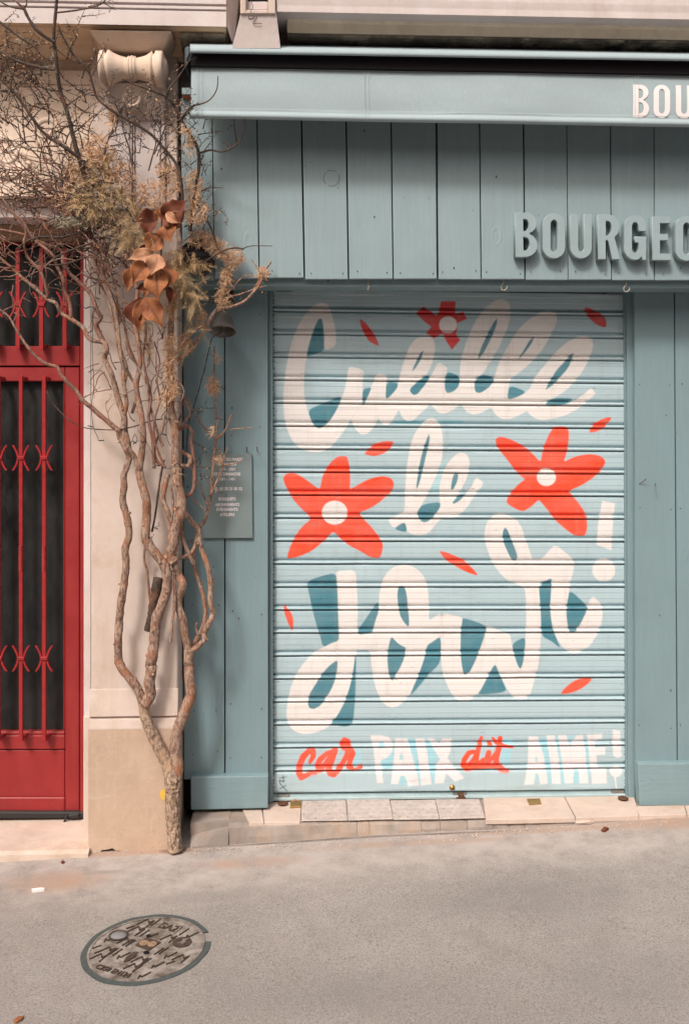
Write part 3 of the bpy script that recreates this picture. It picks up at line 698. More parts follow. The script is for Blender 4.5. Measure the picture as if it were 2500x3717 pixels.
bm = bmesh.new(); c = P(1203, 647, YF - .003); pr = [(math.cos(a), math.sin(a)) for a in np.linspace(0, 2 * math.pi, 33)[:-1]]
vo = [bm.verts.new((c.x + .031 * x, c.y, c.z + .031 * z)) for x, z in pr]; vi = [bm.verts.new((c.x + .0292 * x, c.y, c.z + .0292 * z)) for x, z in pr]
for k in range(32):
    if k not in (3, 4, 11, 20, 21): bm.faces.new((vo[k], vo[(k + 1) % 32], vi[(k + 1) % 32], vi[k]))
obj_bm("compass_scratch", bm, M_CASTD, shop)

# ------------------------------------------------------------------ raised shop letters and awning print: outlines
def arc(cx, cy, rx, ry, a0, a1, n=10): return [(cx + rx * math.cos(rad(a0 + (a1 - a0) * i / n)), cy + ry * math.sin(rad(a0 + (a1 - a0) * i / n))) for i in range(n + 1)]
def glyph(ch, w, h, s):
    """outlines with origin at lower left, y up; s = stroke"""
    if ch == 'O':
        r = w / 2; return [arc(w / 2, h - r * .95, r, r * .95, 0, 180) + arc(w / 2, r * .95, r, r * .95, 180, 360), (arc(w / 2, h - r, r - s, r - s * .8, 0, 180) + arc(w / 2, r, r - s, r - s * .8, 180, 360))[::-1]]
    if ch == 'B':
        r1 = h * .235; r2 = h * .265; k = w * .45; mid = h * .52
        out = [(0, 0), (k, 0)] + arc(k, r2, w - k, r2, -90, 70, 9) + arc(k, h - r1, w * .96 - k, r1, -70, 90, 9) + [(0, h)]
        t = [(s, mid + s * .38), (k, mid + s * .38)] + arc(k, (mid + s * .38 + h - s * .8) / 2, w * .96 - k - s, (h - s * .8 - mid - s * .38) / 2, -90, 90, 8) + [(s, h - s * .8)]
        b = [(s, s * .8), (k, s * .8)] + arc(k, (s * .8 + mid - s * .38) / 2, w - k - s, (mid - s * .38 - s * .8) / 2, -90, 90, 8) + [(s, mid - s * .38)]
        return [out, t[::-1], b[::-1]]
    if ch == 'U':
        r = w / 2
        return [[(0, h)] + arc(w / 2, r * .95, r, r * .95, 180, 360, 16) + [(w, h), (w - s, h)] + arc(w / 2, r, r - s, r - s * .85, 360, 180, 14) + [(s, h)]]
    if ch == 'R':
        r1 = h * .27; k = w * .45
        out = [(0, 0), (s, 0), (s, h * .43), (w * .46, h * .43), (w * .98 - s, 0), (w, 0), (w * .74, h * .48)] + arc(k, h - r1, w * .97 - k, r1, -50, 90, 10) + [(0, h)]
        t = [(s, h * .53), (k, h * .53)] + arc(k, (h * .53 + h - s * .8) / 2, w * .97 - k - s, (h - s * .8 - h * .53) / 2, -90, 90, 8) + [(s, h - s * .8)]
        return [out, t[::-1]]
    if ch == 'E': return [[(0, 0), (w, 0), (w, s * .82), (s, s * .82), (s, h * .46), (w * .84, h * .46), (w * .84, h * .46 + s * .8), (s, h * .46 + s * .8), (s, h - s * .82), (w * .98, h - s * .82), (w * .98, h), (0, h)]]
    if ch == 'G':
        r = w / 2
        return [[(w, h * .52), (w * .5, h * .52), (w * .5, h * .52 - s * .75), (w - s, h * .52 - s * .75)] + arc(w / 2, r, r - s, r - s * .85, 0, -180, 12) + arc(w / 2, h - r, r - s, r - s * .85, 180, 0, 12) + [(w - s, h * .66), (w, h * .66)] + arc(w / 2, h - r * .95, r, r * .95, 0, 180, 14) + arc(w / 2, r * .95, r, r * .95, 180, 290, 10) + [(w * .80, s * .55), (w * .84, 0), (w, 0)]]
sign = empty("shop_sign", P(2190, 930, YF), "large raised blue grey letters reading BOURGEO on the plank fascia", "sign")
lets = [('B', 1867, 1946, 776, 934), ('O', 1966, 2046, 778, 939), ('U', 2066, 2142, 781, 939), ('R', 2165, 2245, 782, 942), ('G', 2260, 2339, 785, 944), ('E', 2361, 2428, 789, 945), ('O', 2445, 2525, 787, 948)]
for ch, xa_, xb_, ya_, yb_ in lets:
    w, h = (xb_ - xa_) * MM * .955, (yb_ - ya_) * MM * .955; s = 26.5 * MM * .955
    me = curve_mesh(glyph(ch, w, h, s), .016, .0012)
    o = P(xa_, yb_, YF - .022)
    mesh_pts(me, lambda x, y, z, o=o: (o.x + x, o.y - z, o.z + y))
    link_mesh("letter", me, M_LETTER, sign)

# ------------------------------------------------------------------ awning
awn = empty("awning", P(1600, 300, -.25), "folded blue grey canvas awning with white BOU lettering above the planks", "awning")
AX0, AX1 = 690, 2740
def lin(l, r): return lambda px: l + (r - l) * (px - 690) / 1810.0
h_t, h_b = lin(167, 199), lin(193, 222); b_b = lin(240, 271); v_t, v_b = lin(237, 268), lin(430, 462)
def sheet(name, profile, mat, x0=AX0, x1=AX1, nx=90, wave=0.0, smooth=True, parent=awn, thick=.0015):
    """profile: list of (fraction -> py function, y)"""
    bm = bmesh.new(); rows = []
    for pyf, y in profile:
        row = []
        for i in range(nx + 1):
            px = x0 + (x1 - x0) * i / nx
            p = P(px, pyf(px), y)
            if wave: p.y += cloth(p, wave)
            row.append(bm.verts.new(p))
        rows.append(row)
    for a, b in zip(rows, rows[1:]):
        for i in range(nx): bm.faces.new((a[i], a[i + 1], b[i + 1], b[i]))
    thicken(bm, thick)
    return obj_bm(name, bm, mat, parent, smooth)
cloth = lambda p, wave: wave * mnoise.noise(Vector((p.x * 2.1, p.z * 2.5, 1.0))) + .35 * wave * mnoise.noise(Vector((p.x * 7, p.z * 6, 4.0)))
mixf = lambda f, g, t: (lambda px: f(px) * (1 - t) + g(px) * t)
sheet("hood", [(mixf(h_t, h_b, -.6), -.20), (mixf(h_t, h_b, -.15), -.34), (mixf(h_t, h_b, 0.0), -.385), (mixf(h_t, h_b, .12), -.398), (mixf(h_t, h_b, .5), -.403), (mixf(h_t, h_b, .85), -.402), (mixf(h_t, h_b, 1.0), -.394)], M_FABRIC, nx=60)
bm = bmesh.new()
fr = [P(AX0, h_b(AX0) - 3, -.372), P(AX1, h_b(AX1) - 3, -.372), P(AX1, b_b(AX1), -.372), P(AX0, b_b(AX0), -.372)]
hexa(bm, fr, [Vector((p.x, -.20, p.z)) for p in fr], .003); obj_bm("cassette", bm, M_BLACK, awn)
pbox("end_cap", 668, 166, 691, 240, -.388, -.18, M_DARKBOX, awn, .006, quad=((670, 168), (692, 166), (692, 196), (671, 240)))
VP_ = [(mixf(v_t, v_b, t), -.355 - .006 * math.sin(t * 3.1)) for t in np.linspace(0, .84, 14)]
hem_r = .0135
hc = mixf(v_t, v_b, .925)
hem = [(mixf(v_t, v_b, .855), -.362), (mixf(v_t, v_b, .875), -.369), (mixf(v_t, v_b, .905), -.3745), (mixf(v_t, v_b, .94), -.3745), (mixf(v_t, v_b, .972), -.370), (mixf(v_t, v_b, .992), -.362), (mixf(v_t, v_b, 1.0), -.350), (mixf(v_t, v_b, .99), -.342), (mixf(v_t, v_b, .95), -.338)]
sheet("valance", VP_ + hem, M_FABRIC, x0=694, wave=.004, nx=120)
bm = bmesh.new(); lathe(bm, [(0, .010), (.02, .010)], P(692, 421, -.356), (1, 0, 0), 14); obj_bm("hem_bar", bm, M_STEEL, awn, True)
tb = Tubes()
for xx in (716, 731, 1321, 1336, 2303, 2316):
    tb.tube([P(xx, mixf(v_t, v_b, t)(xx), -.3625 - .006 * math.sin(min(t, .84) * 3.1) - (.013 if t > .86 else 0)) for t in np.linspace(.02, .98, 12)], [.0006] * 12, 4)
for t in (.045, .80, .835):
    tb.tube([P(x, mixf(v_t, v_b, t)(x), -.3625) for x in np.linspace(696, 2738, 40)], [.0005] * 40, 4)
tb.build("stitching", mat_plain("pale_thread", (0.46, 0.50, 0.50), .8, bumpk=0), awn)
for ch, xa_, xb_, ya_, yb_ in (('B', 2295, 2355, 305, 427), ('O', 2369, 2431, 305, 428), ('U', 2450, 2512, 307, 430), ('R', 2532, 2592, 309, 431)):
    k = MM * (CD - .37) / CD
    me = curve_mesh(glyph(ch, (xb_ - xa_) * k, (yb_ - ya_) * k, 20 * k))
    bm = bmesh.new(); bm.from_mesh(me); bmesh.ops.triangulate(bm, faces=bm.faces); bmesh.ops.subdivide_edges(bm, edges=bm.edges, cuts=4, use_grid_fill=True); bm.to_mesh(me); bm.free()
    o = P(xa_, yb_, -.36)
    def on_cloth(x, y, z, o=o, ya_=ya_, yb_=yb_, h=(yb_ - ya_) * k):
        p = Vector((o.x + x, -.36, o.z + y)); px_ = xa_ + x / k; py_ = yb_ - y / k; t = (py_ - v_t(px_)) / (v_b(px_) - v_t(px_))
        p.y = -.355 - .006 * math.sin(min(t, .84) * 3.1) - (max(0, t - .84) * .30) + cloth(p, .004) - .0026; return p
    mesh_pts(me, on_cloth)
    link_mesh("print_letter", me, M_PRINT, awn)

# ------------------------------------------------------------------ roller shutter with mural
K = 700 / 1568.0
CR = dict(A=(980, 1050), B=(1580, 1050), C=(980, 1500), D=(1580, 1500), E=(980, 2050), F=(1580, 2050), G=(980, 2640), H=(1580, 2640))
def cr(c, pts): return np.array([(CR[c][0] + K * x, CR[c][1] + K * y) for x, y in pts], float)
def soften(p, it=2, w=.2):
    for _ in range(it):
        q = np.roll(p, -1, 0); p = np.stack([p * (1 - w) + q * w, p * w + q * (1 - w)], 1).reshape(-1, 2)
    return p
WHT = (0.75, 0.710, 0.695); TEAL = (0.030, 0.185, 0.250); RED = (0.83, 0.070, 0.022); BASE = (0.395, 0.525, 0.575); LBLUE = (0.33, 0.60, 0.69); INK = (0.03, 0.035, 0.04)
SH = []                                              # painted shapes in order
def poly(c, col, pts, soft=3.0, sm=True): SH.append(('p', soften(cr(c, pts)) if sm else cr(c, pts), col, soft))
def strok(c, col, pts, r, soft=2.5): SH.append(('s', cr(c, pts), [x * K for x in (r if isinstance(r, (list, tuple)) else [r] * len(pts))], col, soft))
def circ(c, col, x, y, rx, ry): poly(c, col, [(x + rx * math.cos(a), y + ry * math.sin(a)) for a in np.linspace(0, 2 * math.pi, 25)[:-1]])
# light overspray patches
poly('C', (0.40, 0.62, 0.68), [(1400, 370), (1450, 390), (1390, 500), (1380, 640), (1290, 650), (1360, 500)], 12)
poly('A', (0.17, 0.47, 0.54), [(1000, 1070), (1568, 1065), (1568, 1090), (1000, 1092)], 8)
# Cueille
poly('A', WHT, [(440, 500), (532, 465), (537, 380), (525, 290), (500, 190), (475, 130), (435, 108), (390, 110), (330, 150), (270, 225), (215, 320), (175, 430), (150, 530), (130, 640), (115, 760), (106, 880), (110, 980), (120, 1080), (150, 1170), (190, 1245), (250, 1300), (340, 1325), (420, 1322), (490, 1290), (550, 1220), (610, 1140), (655, 1060), (700, 1000), (750, 945), (750, 750), (767, 655), (640, 625), (630, 680), (615, 780), (590, 865), (545, 975), (480, 1080), (400, 1140), (345, 1095), (315, 1020), (290, 930), (277, 850), (275, 740), (285, 620), (300, 535), (320, 440), (345, 355), (370, 290), (395, 240), (420, 242), (432, 290), (438, 380)])
poly('A', WHT, [(865, 680), (950, 697), (945, 750), (937, 885), (960, 885), (1030, 810), (1040, 770), (1055, 700), (1075, 620), (1105, 530), (1140, 450), (1190, 395), (1240, 385), (1300, 385), (1330, 410), (1342, 470), (1335, 540), (1310, 620), (1265, 705), (1210, 740), (1140, 805), (1135, 830), (1165, 862), (1200, 850), (1240, 800), (1290, 735), (1330, 660), (1365, 592), (1440, 630), (1432, 700), (1418, 760), (1422, 815), (1440, 848), (1500, 825), (1537, 780), (1540, 680), (1547, 600), (1566, 520), (1594, 430), (1629, 340), (1674, 250), (1724, 180), (1784, 120), (1844, 85), (1889, 80), (1934, 100), (1954, 150), (1952, 220), (1934, 300), (1904, 370), (1864, 460), (1814, 550), (1764, 630), (1724, 690), (1674, 730), (1659, 770), (1664, 830), (1694, 845), (1734, 830), (1784, 790), (1814, 750), (1829, 690), (1854, 610), (1894, 530), (1944, 440), (2004, 345), (2064, 275), (2154, 210), (2234, 172), (2284, 168), (2319, 190), (2334, 240), (2314, 300), (2289, 350), (2244, 440), (2174, 540), (2094, 620), (1994, 700), (1950, 735), (1941, 778), (1924, 900), (2024, 870), (2084, 832), (2114, 800), (2130, 760), (2160, 700), (2210, 640), (2270, 570), (2330, 500), (2410, 430), (2480, 392), (2540, 380), (2590, 390), (2620, 420), (2622, 470), (2590, 570), (2540, 665), (2480, 745), (2400, 825), (2310, 880), (2225, 935), (2260, 948), (2370, 945), (2450, 920), (2540, 860), (2605, 800), (2648, 850), (2610, 880), (2550, 935), (2480, 985), (2400, 1025), (2310, 1050), (2220, 1065), (2160, 1055), (2110, 1020), (2085, 990), (2040, 1015), (1980, 1045), (1920, 1060), (1860, 1045), (1815, 1000), (1795, 960), (1750, 985), (1700, 1012), (1640, 1018), (1600, 1000), (1569, 960), (1550, 930), (1510, 965), (1450, 1000), (1395, 1015), (1350, 990), (1330, 960), (1300, 930), (1270, 965), (1220, 1010), (1170, 1060), (1125, 1078), (1085, 1055), (1062, 1020), (1048, 975), (1010, 1040), (975, 1095), (940, 1108), (900, 1085), (880, 1045), (850, 1110), (805, 1165), (760, 1183), (730, 1175), (690, 1135), (665, 1075), (655, 1060), (700, 1000), (750, 945), (790, 860), (830, 780)])
for pts in ([(300, 525), (315, 450), (345, 355), (370, 290), (395, 240), (418, 240), (432, 290), (438, 380), (440, 500), (380, 520), (300, 552)],
            [(305, 980), (440, 925), (590, 860), (545, 975), (480, 1080), (400, 1140), (345, 1095)],
            [(945, 750), (1040, 760), (1030, 810), (960, 885), (937, 885)], [(750, 812), (827, 795), (800, 860), (765, 935), (752, 945)],
            [(1250, 490), (1222, 520), (1200, 560), (1165, 630), (1153, 672), (1190, 630), (1230, 560)],
            [(1265, 705), (1300, 700), (1285, 740), (1240, 800), (1200, 850), (1165, 862), (1135, 830), (1140, 805), (1210, 740)],
            [(1438, 668), (1540, 705), (1537, 780), (1500, 825), (1440, 848), (1420, 815), (1418, 740)],
            [(1847, 232), (1814, 270), (1784, 330), (1754, 390), (1724, 450), (1699, 520), (1684, 580), (1734, 520), (1774, 440), (1814, 360), (1839, 290)],
            [(1724, 690), (1814, 712), (1816, 750), (1784, 790), (1734, 830), (1694, 845), (1664, 830), (1659, 770), (1674, 730)],
            [(2152, 375), (2104, 420), (2064, 490), (2034, 540), (2009, 580), (2044, 545), (2089, 490), (2129, 430)],
            [(1941, 778), (2084, 832), (2024, 870), (1924, 903)],
            [(2470, 510), (2430, 545), (2380, 600), (2340, 640), (2310, 680), (2290, 720), (2260, 760), (2240, 810), (2235, 822), (2300, 775), (2360, 710), (2420, 640), (2455, 560)],
            [(2225, 935), (2310, 880), (2475, 890), (2400, 935), (2300, 948)]): poly('A', TEAL, pts, 3)
# le
poly('C', WHT, [(1315, 38), (1270, 50), (1220, 100), (1170, 170), (1140, 260), (1120, 370), (1105, 480), (1097, 620), (1095, 740), (1090, 800), (1040, 830), (955, 865), (1003, 940), (1090, 880), (1105, 950), (1150, 985), (1210, 997), (1270, 985), (1320, 940), (1370, 870), (1420, 855), (1480, 845), (1544, 830), (1600, 765), (1674, 650), (1742, 570), (1674, 515), (1640, 590), (1590, 660), (1540, 710), (1490, 738), (1480, 725), (1500, 700), (1530, 660), (1570, 590), (1600, 520), (1619, 450), (1619, 380), (1599, 335), (1559, 318), (1514, 330), (1454, 390), (1414, 450), (1389, 530), (1374, 620), (1380, 720), (1384, 760), (1330, 840), (1280, 882), (1240, 888), (1205, 850), (1195, 800), (1240, 730), (1300, 620), (1355, 500), (1385, 420), (1398, 340), (1405, 250), (1400, 160), (1380, 90), (1350, 50)])
for pts in ([(1290, 165), (1275, 200), (1255, 260), (1225, 360), (1205, 470), (1190, 570), (1188, 620), (1205, 590), (1240, 470), (1265, 350), (1290, 250), (1297, 200)],
            [(1240, 740), (1380, 720), (1384, 760), (1330, 840), (1280, 882), (1240, 888), (1205, 850), (1195, 800)], [(1003, 940), (1092, 880), (1113, 940), (1100, 970)],
            [(1532, 490), (1494, 490), (1474, 560), (1468, 620), (1485, 625), (1520, 560)], [(1589, 655), (1530, 665), (1500, 705), (1480, 730), (1490, 738), (1540, 710)]): poly('C', TEAL, pts, 3)
# Jour
poly('E', WHT, [(533, 50), (690, 40), (700, 110), (710, 250), (712, 400), (708, 570), (800, 562), (835, 552), (850, 470), (885, 370), (885, 250), (910, 130), (950, 60), (1010, 15), (1080, 0), (1150, 10), (1215, 50), (1265, 120), (1285, 220), (1292, 330), (1290, 460), (1340, 420), (1385, 385), (1395, 480), (1390, 580), (1330, 620), (1275, 655), (1255, 740), (1230, 830), (1190, 940), (1140, 1050), (1100, 1100), (1050, 1145), (990, 1162), (940, 1145), (895, 1090), (860, 1010), (835, 900), (820, 780), (820, 700), (700, 700), (700, 740), (680, 860), (650, 980), (610, 1110), (540, 1240), (470, 1322), (400, 1357), (330, 1374), (260, 1377), (190, 1350), (150, 1300), (130, 1220), (145, 1100), (170, 990), (210, 890), (270, 800), (350, 720), (430, 670), (500, 635), (560, 618), (560, 560), (553, 400), (548, 200), (540, 110)])
poly('F', WHT, [(40, 385), (218, 425), (215, 470), (205, 540), (203, 680), (210, 800), (228, 890), (250, 898), (278, 870), (320, 770), (370, 650), (410, 540), (420, 497), (470, 520), (605, 560), (618, 640), (635, 720), (660, 800), (687, 853), (705, 820), (720, 740), (732, 580), (735, 500), (735, 350), (733, 250), (722, 190), (650, 150), (600, 140), (540, 88), (490, 28), (450, -42), (420, -122), (398, -212), (400, -292), (425, -362), (470, -402), (530, -417), (600, -402), (660, -362), (700, -302), (725, -222), (760, -122), (790, -37), (860, -47), (900, -92), (967, -167), (1040, -112), (1130, -37), (1115, 60), (1095, 140), (1080, 230), (1065, 330), (1060, 400), (1070, 480), (1085, 540), (1110, 552), (1140, 530), (1180, 460), (1220, 370), (1240, 310), (1275, 250), (1350, 320), (1358, 400), (1340, 500), (1300, 590), (1250, 660), (1190, 705), (1120, 722), (1060, 700), (1010, 640), (970, 570), (945, 500), (930, 400), (930, 280), (940, 160), (945, 105), (870, 140), (835, 170), (845, 250), (850, 330), (855, 430), (855, 560), (850, 700), (835, 820), (815, 900), (790, 990), (765, 1070), (720, 1090), (640, 1085), (600, 1040), (550, 950), (510, 870), (483, 800), (450, 860), (410, 930), (370, 1010), (330, 1060), (270, 1110), (200, 1110), (140, 1070), (95, 980), (60, 890), (45, 780), (43, 580)])
for c, pts in (('E', [(550, 770), (480, 820), (420, 890), (370, 970), (320, 1050), (305, 1130), (320, 1165), (355, 1175), (410, 1145), (450, 1090), (500, 1010), (530, 930), (545, 860)]),
               ('E', [(293, 130), (530, 58), (545, 150), (550, 300), (555, 500), (560, 618), (500, 635), (430, 675), (405, 570), (380, 500), (345, 370), (320, 250)]),
               ('E', [(880, 290), (885, 370), (850, 470), (832, 552), (710, 570), (720, 520), (790, 420)]),
               ('E', [(692, 730), (700, 740), (697, 900), (692, 1080), (672, 1325), (480, 1300), (540, 1240), (600, 1130), (640, 1020), (670, 900)]),
               ('E', [(1045, 170), (1090, 175), (1110, 240), (1120, 350), (1130, 440), (1128, 512), (1080, 460), (1055, 410), (1040, 330), (1032, 240)]),
               ('E', [(982, 580), (1020, 620), (1060, 655), (1107, 675), (1090, 760), (1060, 830), (1020, 900), (990, 952), (965, 890), (953, 800), (955, 700)]),
               ('E', [(1388, 580), (1330, 620), (1275, 655), (1260, 740), (1230, 830), (1205, 900), (1160, 1000), (1135, 1070), (1200, 1000), (1290, 890), (1388, 795)]),
               ('D', [(565, 925), (545, 960), (545, 1000), (555, 1060), (590, 1140), (625, 1200), (665, 1200), (660, 1140), (620, 1040), (590, 960)]),
               ('F', [(220, 425), (420, 497), (400, 570), (360, 690), (320, 790), (280, 870), (250, 898), (228, 890), (210, 800), (203, 680), (205, 540), (215, 470)]),
               ('F', [(732, 580), (722, 720), (707, 810), (687, 853), (660, 800), (635, 720), (620, 640)]),
               ('F', [(483, 800), (515, 880), (550, 960), (582, 1035), (340, 1060), (370, 1010), (420, 920)]),
               ('F', [(945, 105), (938, 200), (930, 330), (935, 430), (950, 510), (980, 600), (1020, 685), (940, 620), (860, 580), (855, 430), (848, 300), (838, 180), (880, 140)]),
               ('F', [(1090, 200), (1225, 330), (1235, 350), (1215, 400), (1180, 470), (1145, 530), (1110, 552), (1085, 545), (1070, 480), (1060, 400), (1070, 300)])): poly(c, TEAL, pts, 3)
poly('D', WHT, [(1352, 710), (1458, 733), (1440, 900), (1428, 1115), (1308, 1070), (1320, 900)], 3, False); circ('D', WHT, 1365, 1275, 94, 95)
# flowers and petals
poly('C', RED, [(550, 350), (625, 347), (640, 400), (648, 470), (652, 560), (648, 622), (700, 590), (780, 545), (850, 520), (920, 510), (980, 525), (1005, 560), (1005, 600), (990, 635), (940, 680), (870, 740), (800, 780), (720, 810), (760, 860), (830, 930), (880, 1000), (905, 1040), (920, 1075), (900, 1175), (850, 1180), (800, 1165), (740, 1125), (650, 1080), (570, 1020), (513, 958), (470, 1010), (400, 1070), (340, 1120), (240, 1165), (150, 1183), (137, 1175), (160, 1090), (200, 1010), (250, 930), (340, 855), (280, 800), (200, 720), (160, 650), (125, 590), (105, 530), (125, 495), (165, 485), (220, 492), (280, 530), (340, 575), (405, 622), (415, 560), (430, 500), (465, 440), (500, 390)])
circ('C', WHT, 525, 808, 105, 98)
poly('D', RED, [(955, 112), (1010, 105), (1060, 110), (1080, 130), (1082, 200), (1075, 270), (1060, 340), (1040, 398), (1100, 365), (1170, 342), (1250, 332), (1320, 340), (1365, 365), (1380, 400), (1355, 450), (1300, 510), (1200, 580), (1080, 632), (1120, 680), (1170, 740), (1215, 810), (1230, 870), (1232, 930), (1215, 1000), (1135, 1000), (1050, 940), (970, 870), (920, 800), (870, 740), (838, 700), (780, 760), (700, 805), (568, 730), (595, 670), (640, 610), (680, 570), (728, 538), (680, 500), (620, 430), (560, 350), (510, 290), (485, 230), (490, 205), (520, 190), (570, 198), (640, 225), (720, 270), (790, 330), (852, 398), (862, 340), (880, 270), (905, 200)])
circ('D', WHT, 900, 520, 78, 72)
CRIM = (0.62, 0.030, 0.030)
poly('A', CRIM, [(1390, 97), (1508, 97), (1505, 200), (1570, 182), (1600, 240), (1520, 275), (1520, 330), (1510, 365), (1545, 412), (1478, 492), (1430, 420), (1405, 362), (1380, 370), (1330, 400), (1300, 375), (1265, 365), (1310, 305), (1250, 260), (1185, 195), (1245, 140), (1300, 175), (1350, 215), (1368, 190)], 3, False)
circ('A', WHT, 1446, 289, 73, 70)
for c, pts, cc in (('A', [(725, 235), (780, 275), (830, 340), (865, 400), (888, 463), (850, 450), (800, 420), (765, 360), (735, 290)], CRIM), ('B', [(1205, 145), (1250, 150), (1310, 180), (1370, 220), (1387, 260), (1385, 313), (1330, 300), (1270, 260), (1225, 205)], CRIM),
               ('B', [(1433, 1040), (1400, 1090), (1350, 1140), (1290, 1162), (1240, 1165), (1280, 1100), (1340, 1060), (1390, 1042)], RED), ('C', [(1007, 228), (990, 270), (940, 320), (850, 352), (758, 333), (800, 290), (860, 245), (930, 226)], RED),
               ('D', [(25, 1117), (90, 1130), (170, 1165), (230, 1195), (300, 1260), (352, 1322), (270, 1300), (180, 1255), (90, 1200), (55, 1160)], RED), ('E', [(115, 325), (160, 370), (185, 420), (192, 470), (183, 550), (150, 480), (125, 420), (112, 365)], RED),
               ('F', [(1280, 922), (1230, 975), (1160, 1020), (1090, 1045), (1008, 1053), (1050, 1000), (1110, 950), (1180, 922)], RED)): poly(c, cc, pts)
# bottom line
poly('G', LBLUE, [(1000, 92), (1390, 92), (1370, 250), (1345, 300), (1340, 455), (1225, 462), (1110, 475), (1045, 465), (1000, 330), (880, 330), (860, 280), (1000, 200)], 14)
poly('H', LBLUE, [(825, 80), (1235, 66), (1252, 250), (1255, 455), (800, 460), (820, 300), (850, 200)], 14); poly('H', LBLUE, [(540, 95), (635, 90), (600, 310), (530, 310), (520, 200)], 14)
poly('G', LBLUE, [(690, 190), (740, 180), (740, 310), (660, 310)], 14)
PK = (0.75, 0.71, 0.725)
for c, pts in (('G', [(815, 65), (900, 65), (960, 80), (990, 110), (1000, 160), (985, 210), (950, 245), (900, 270), (905, 330), (920, 450), (870, 455), (855, 330), (840, 180)]), ('G', [(1015, 90), (1115, 90), (1140, 180), (1165, 270), (1190, 360), (1210, 470), (1120, 478), (1100, 400), (1060, 390), (1040, 460), (980, 460), (1000, 320), (1010, 200)]),
               ('G', [(1180, 90), (1255, 90), (1275, 200), (1310, 460), (1225, 470), (1215, 330)]), ('G', [(1280, 90), (1330, 90), (1370, 140), (1400, 90), (1475, 90), (1465, 190), (1440, 250), (1500, 330), (1574, 412), (1500, 440), (1430, 370), (1410, 450), (1335, 455), (1350, 300), (1380, 260), (1320, 160)]),
               ('H', [(755, 75), (830, 75), (855, 160), (880, 240), (910, 455), (850, 460), (835, 380), (810, 370), (795, 460), (718, 465), (750, 300)]), ('H', [(900, 65), (965, 65), (985, 150), (1005, 300), (1015, 460), (945, 455), (935, 300)]),
               ('H', [(995, 65), (1060, 62), (1090, 150), (1140, 70), (1195, 62), (1215, 180), (1240, 455), (1170, 455), (1160, 340), (1122, 345), (1115, 455), (1050, 455), (1030, 300)]), ('H', [(1230, 60), (1355, 55), (1350, 110), (1290, 118), (1296, 165), (1378, 160), (1378, 220), (1305, 225), (1315, 330), (1385, 335), (1390, 455), (1270, 460), (1250, 250)]),
               ('H', [(1440, 20), (1500, 30), (1510, 240), (1480, 250), (1440, 230)])): poly(c, PK, pts, 5, False)
circ('H', PK, 1465, 358, 50, 46); strok('H', PK, [(1455, 400), (1462, 450), (1470, 512)], [8, 5, 5])
for c, pts in (('G', [(880, 130), (932, 132), (930, 168), (888, 172)]), ('G', [(1065, 195), (1085, 262), (1045, 266)]), ('H', [(817, 220), (832, 275), (805, 280)])): poly(c, LBLUE, pts, 6)
strok('G', RED, [(325, 285), (352, 235), (350, 195), (315, 195), (270, 240), (240, 310), (235, 370), (255, 405), (330, 375), (430, 345)], [16, 22, 24, 24, 26, 26, 26, 26, 18, 16])
strok('G', RED, [(520, 195), (460, 215), (410, 260), (385, 310), (395, 340), (440, 310), (500, 230), (528, 185)], [22, 20, 24, 24, 20, 20, 22, 24]); strok('G', RED, [(528, 190), (500, 270), (475, 340), (490, 375), (520, 385), (560, 345), (590, 300)], [24, 26, 26, 26, 22, 20, 20])
strok('G', RED, [(545, 345), (590, 290), (625, 225), (638, 170), (630, 115), (605, 105), (585, 130), (600, 170), (660, 190), (670, 215), (650, 270), (640, 320), (680, 345), (745, 325)], [16, 20, 22, 22, 24, 24, 22, 20, 24, 26, 22, 22, 14, 8])
strok('H', RED, [(372, 85), (350, 170), (325, 260), (330, 300), (350, 300), (390, 260)], [15, 20, 26, 26, 20, 16]); strok('H', RED, [(310, 200), (270, 210), (235, 260), (225, 310), (250, 330), (300, 270), (330, 220)], [18, 20, 22, 22, 22, 16, 14])
strok('H', RED, [(250, 335), (330, 325), (420, 310), (500, 315), (580, 345)], [22, 22, 20, 20, 14]); strok('H', RED, [(432, 205), (420, 250), (390, 300), (440, 275), (480, 220)], [22, 24, 20, 16, 16]); strok('H', RED, [(438, 138), (440, 142)], 20)
strok('H', RED, [(525, 90), (515, 160), (490, 250), (495, 310), (530, 345), (585, 350)], [20, 24, 26, 24, 18, 14]); strok('H', RED, [(465, 88), (490, 120), (540, 148), (625, 158)], [10, 16, 18, 12])
for pts in ([(75, 412), (135, 400)], [(105, 395), (115, 440)], [(115, 435), (75, 432), (85, 460), (138, 515)], [(82, 497), (130, 470)], [(75, 432), (112, 440)]): strok('G', INK, pts, 3.2, 1.5)

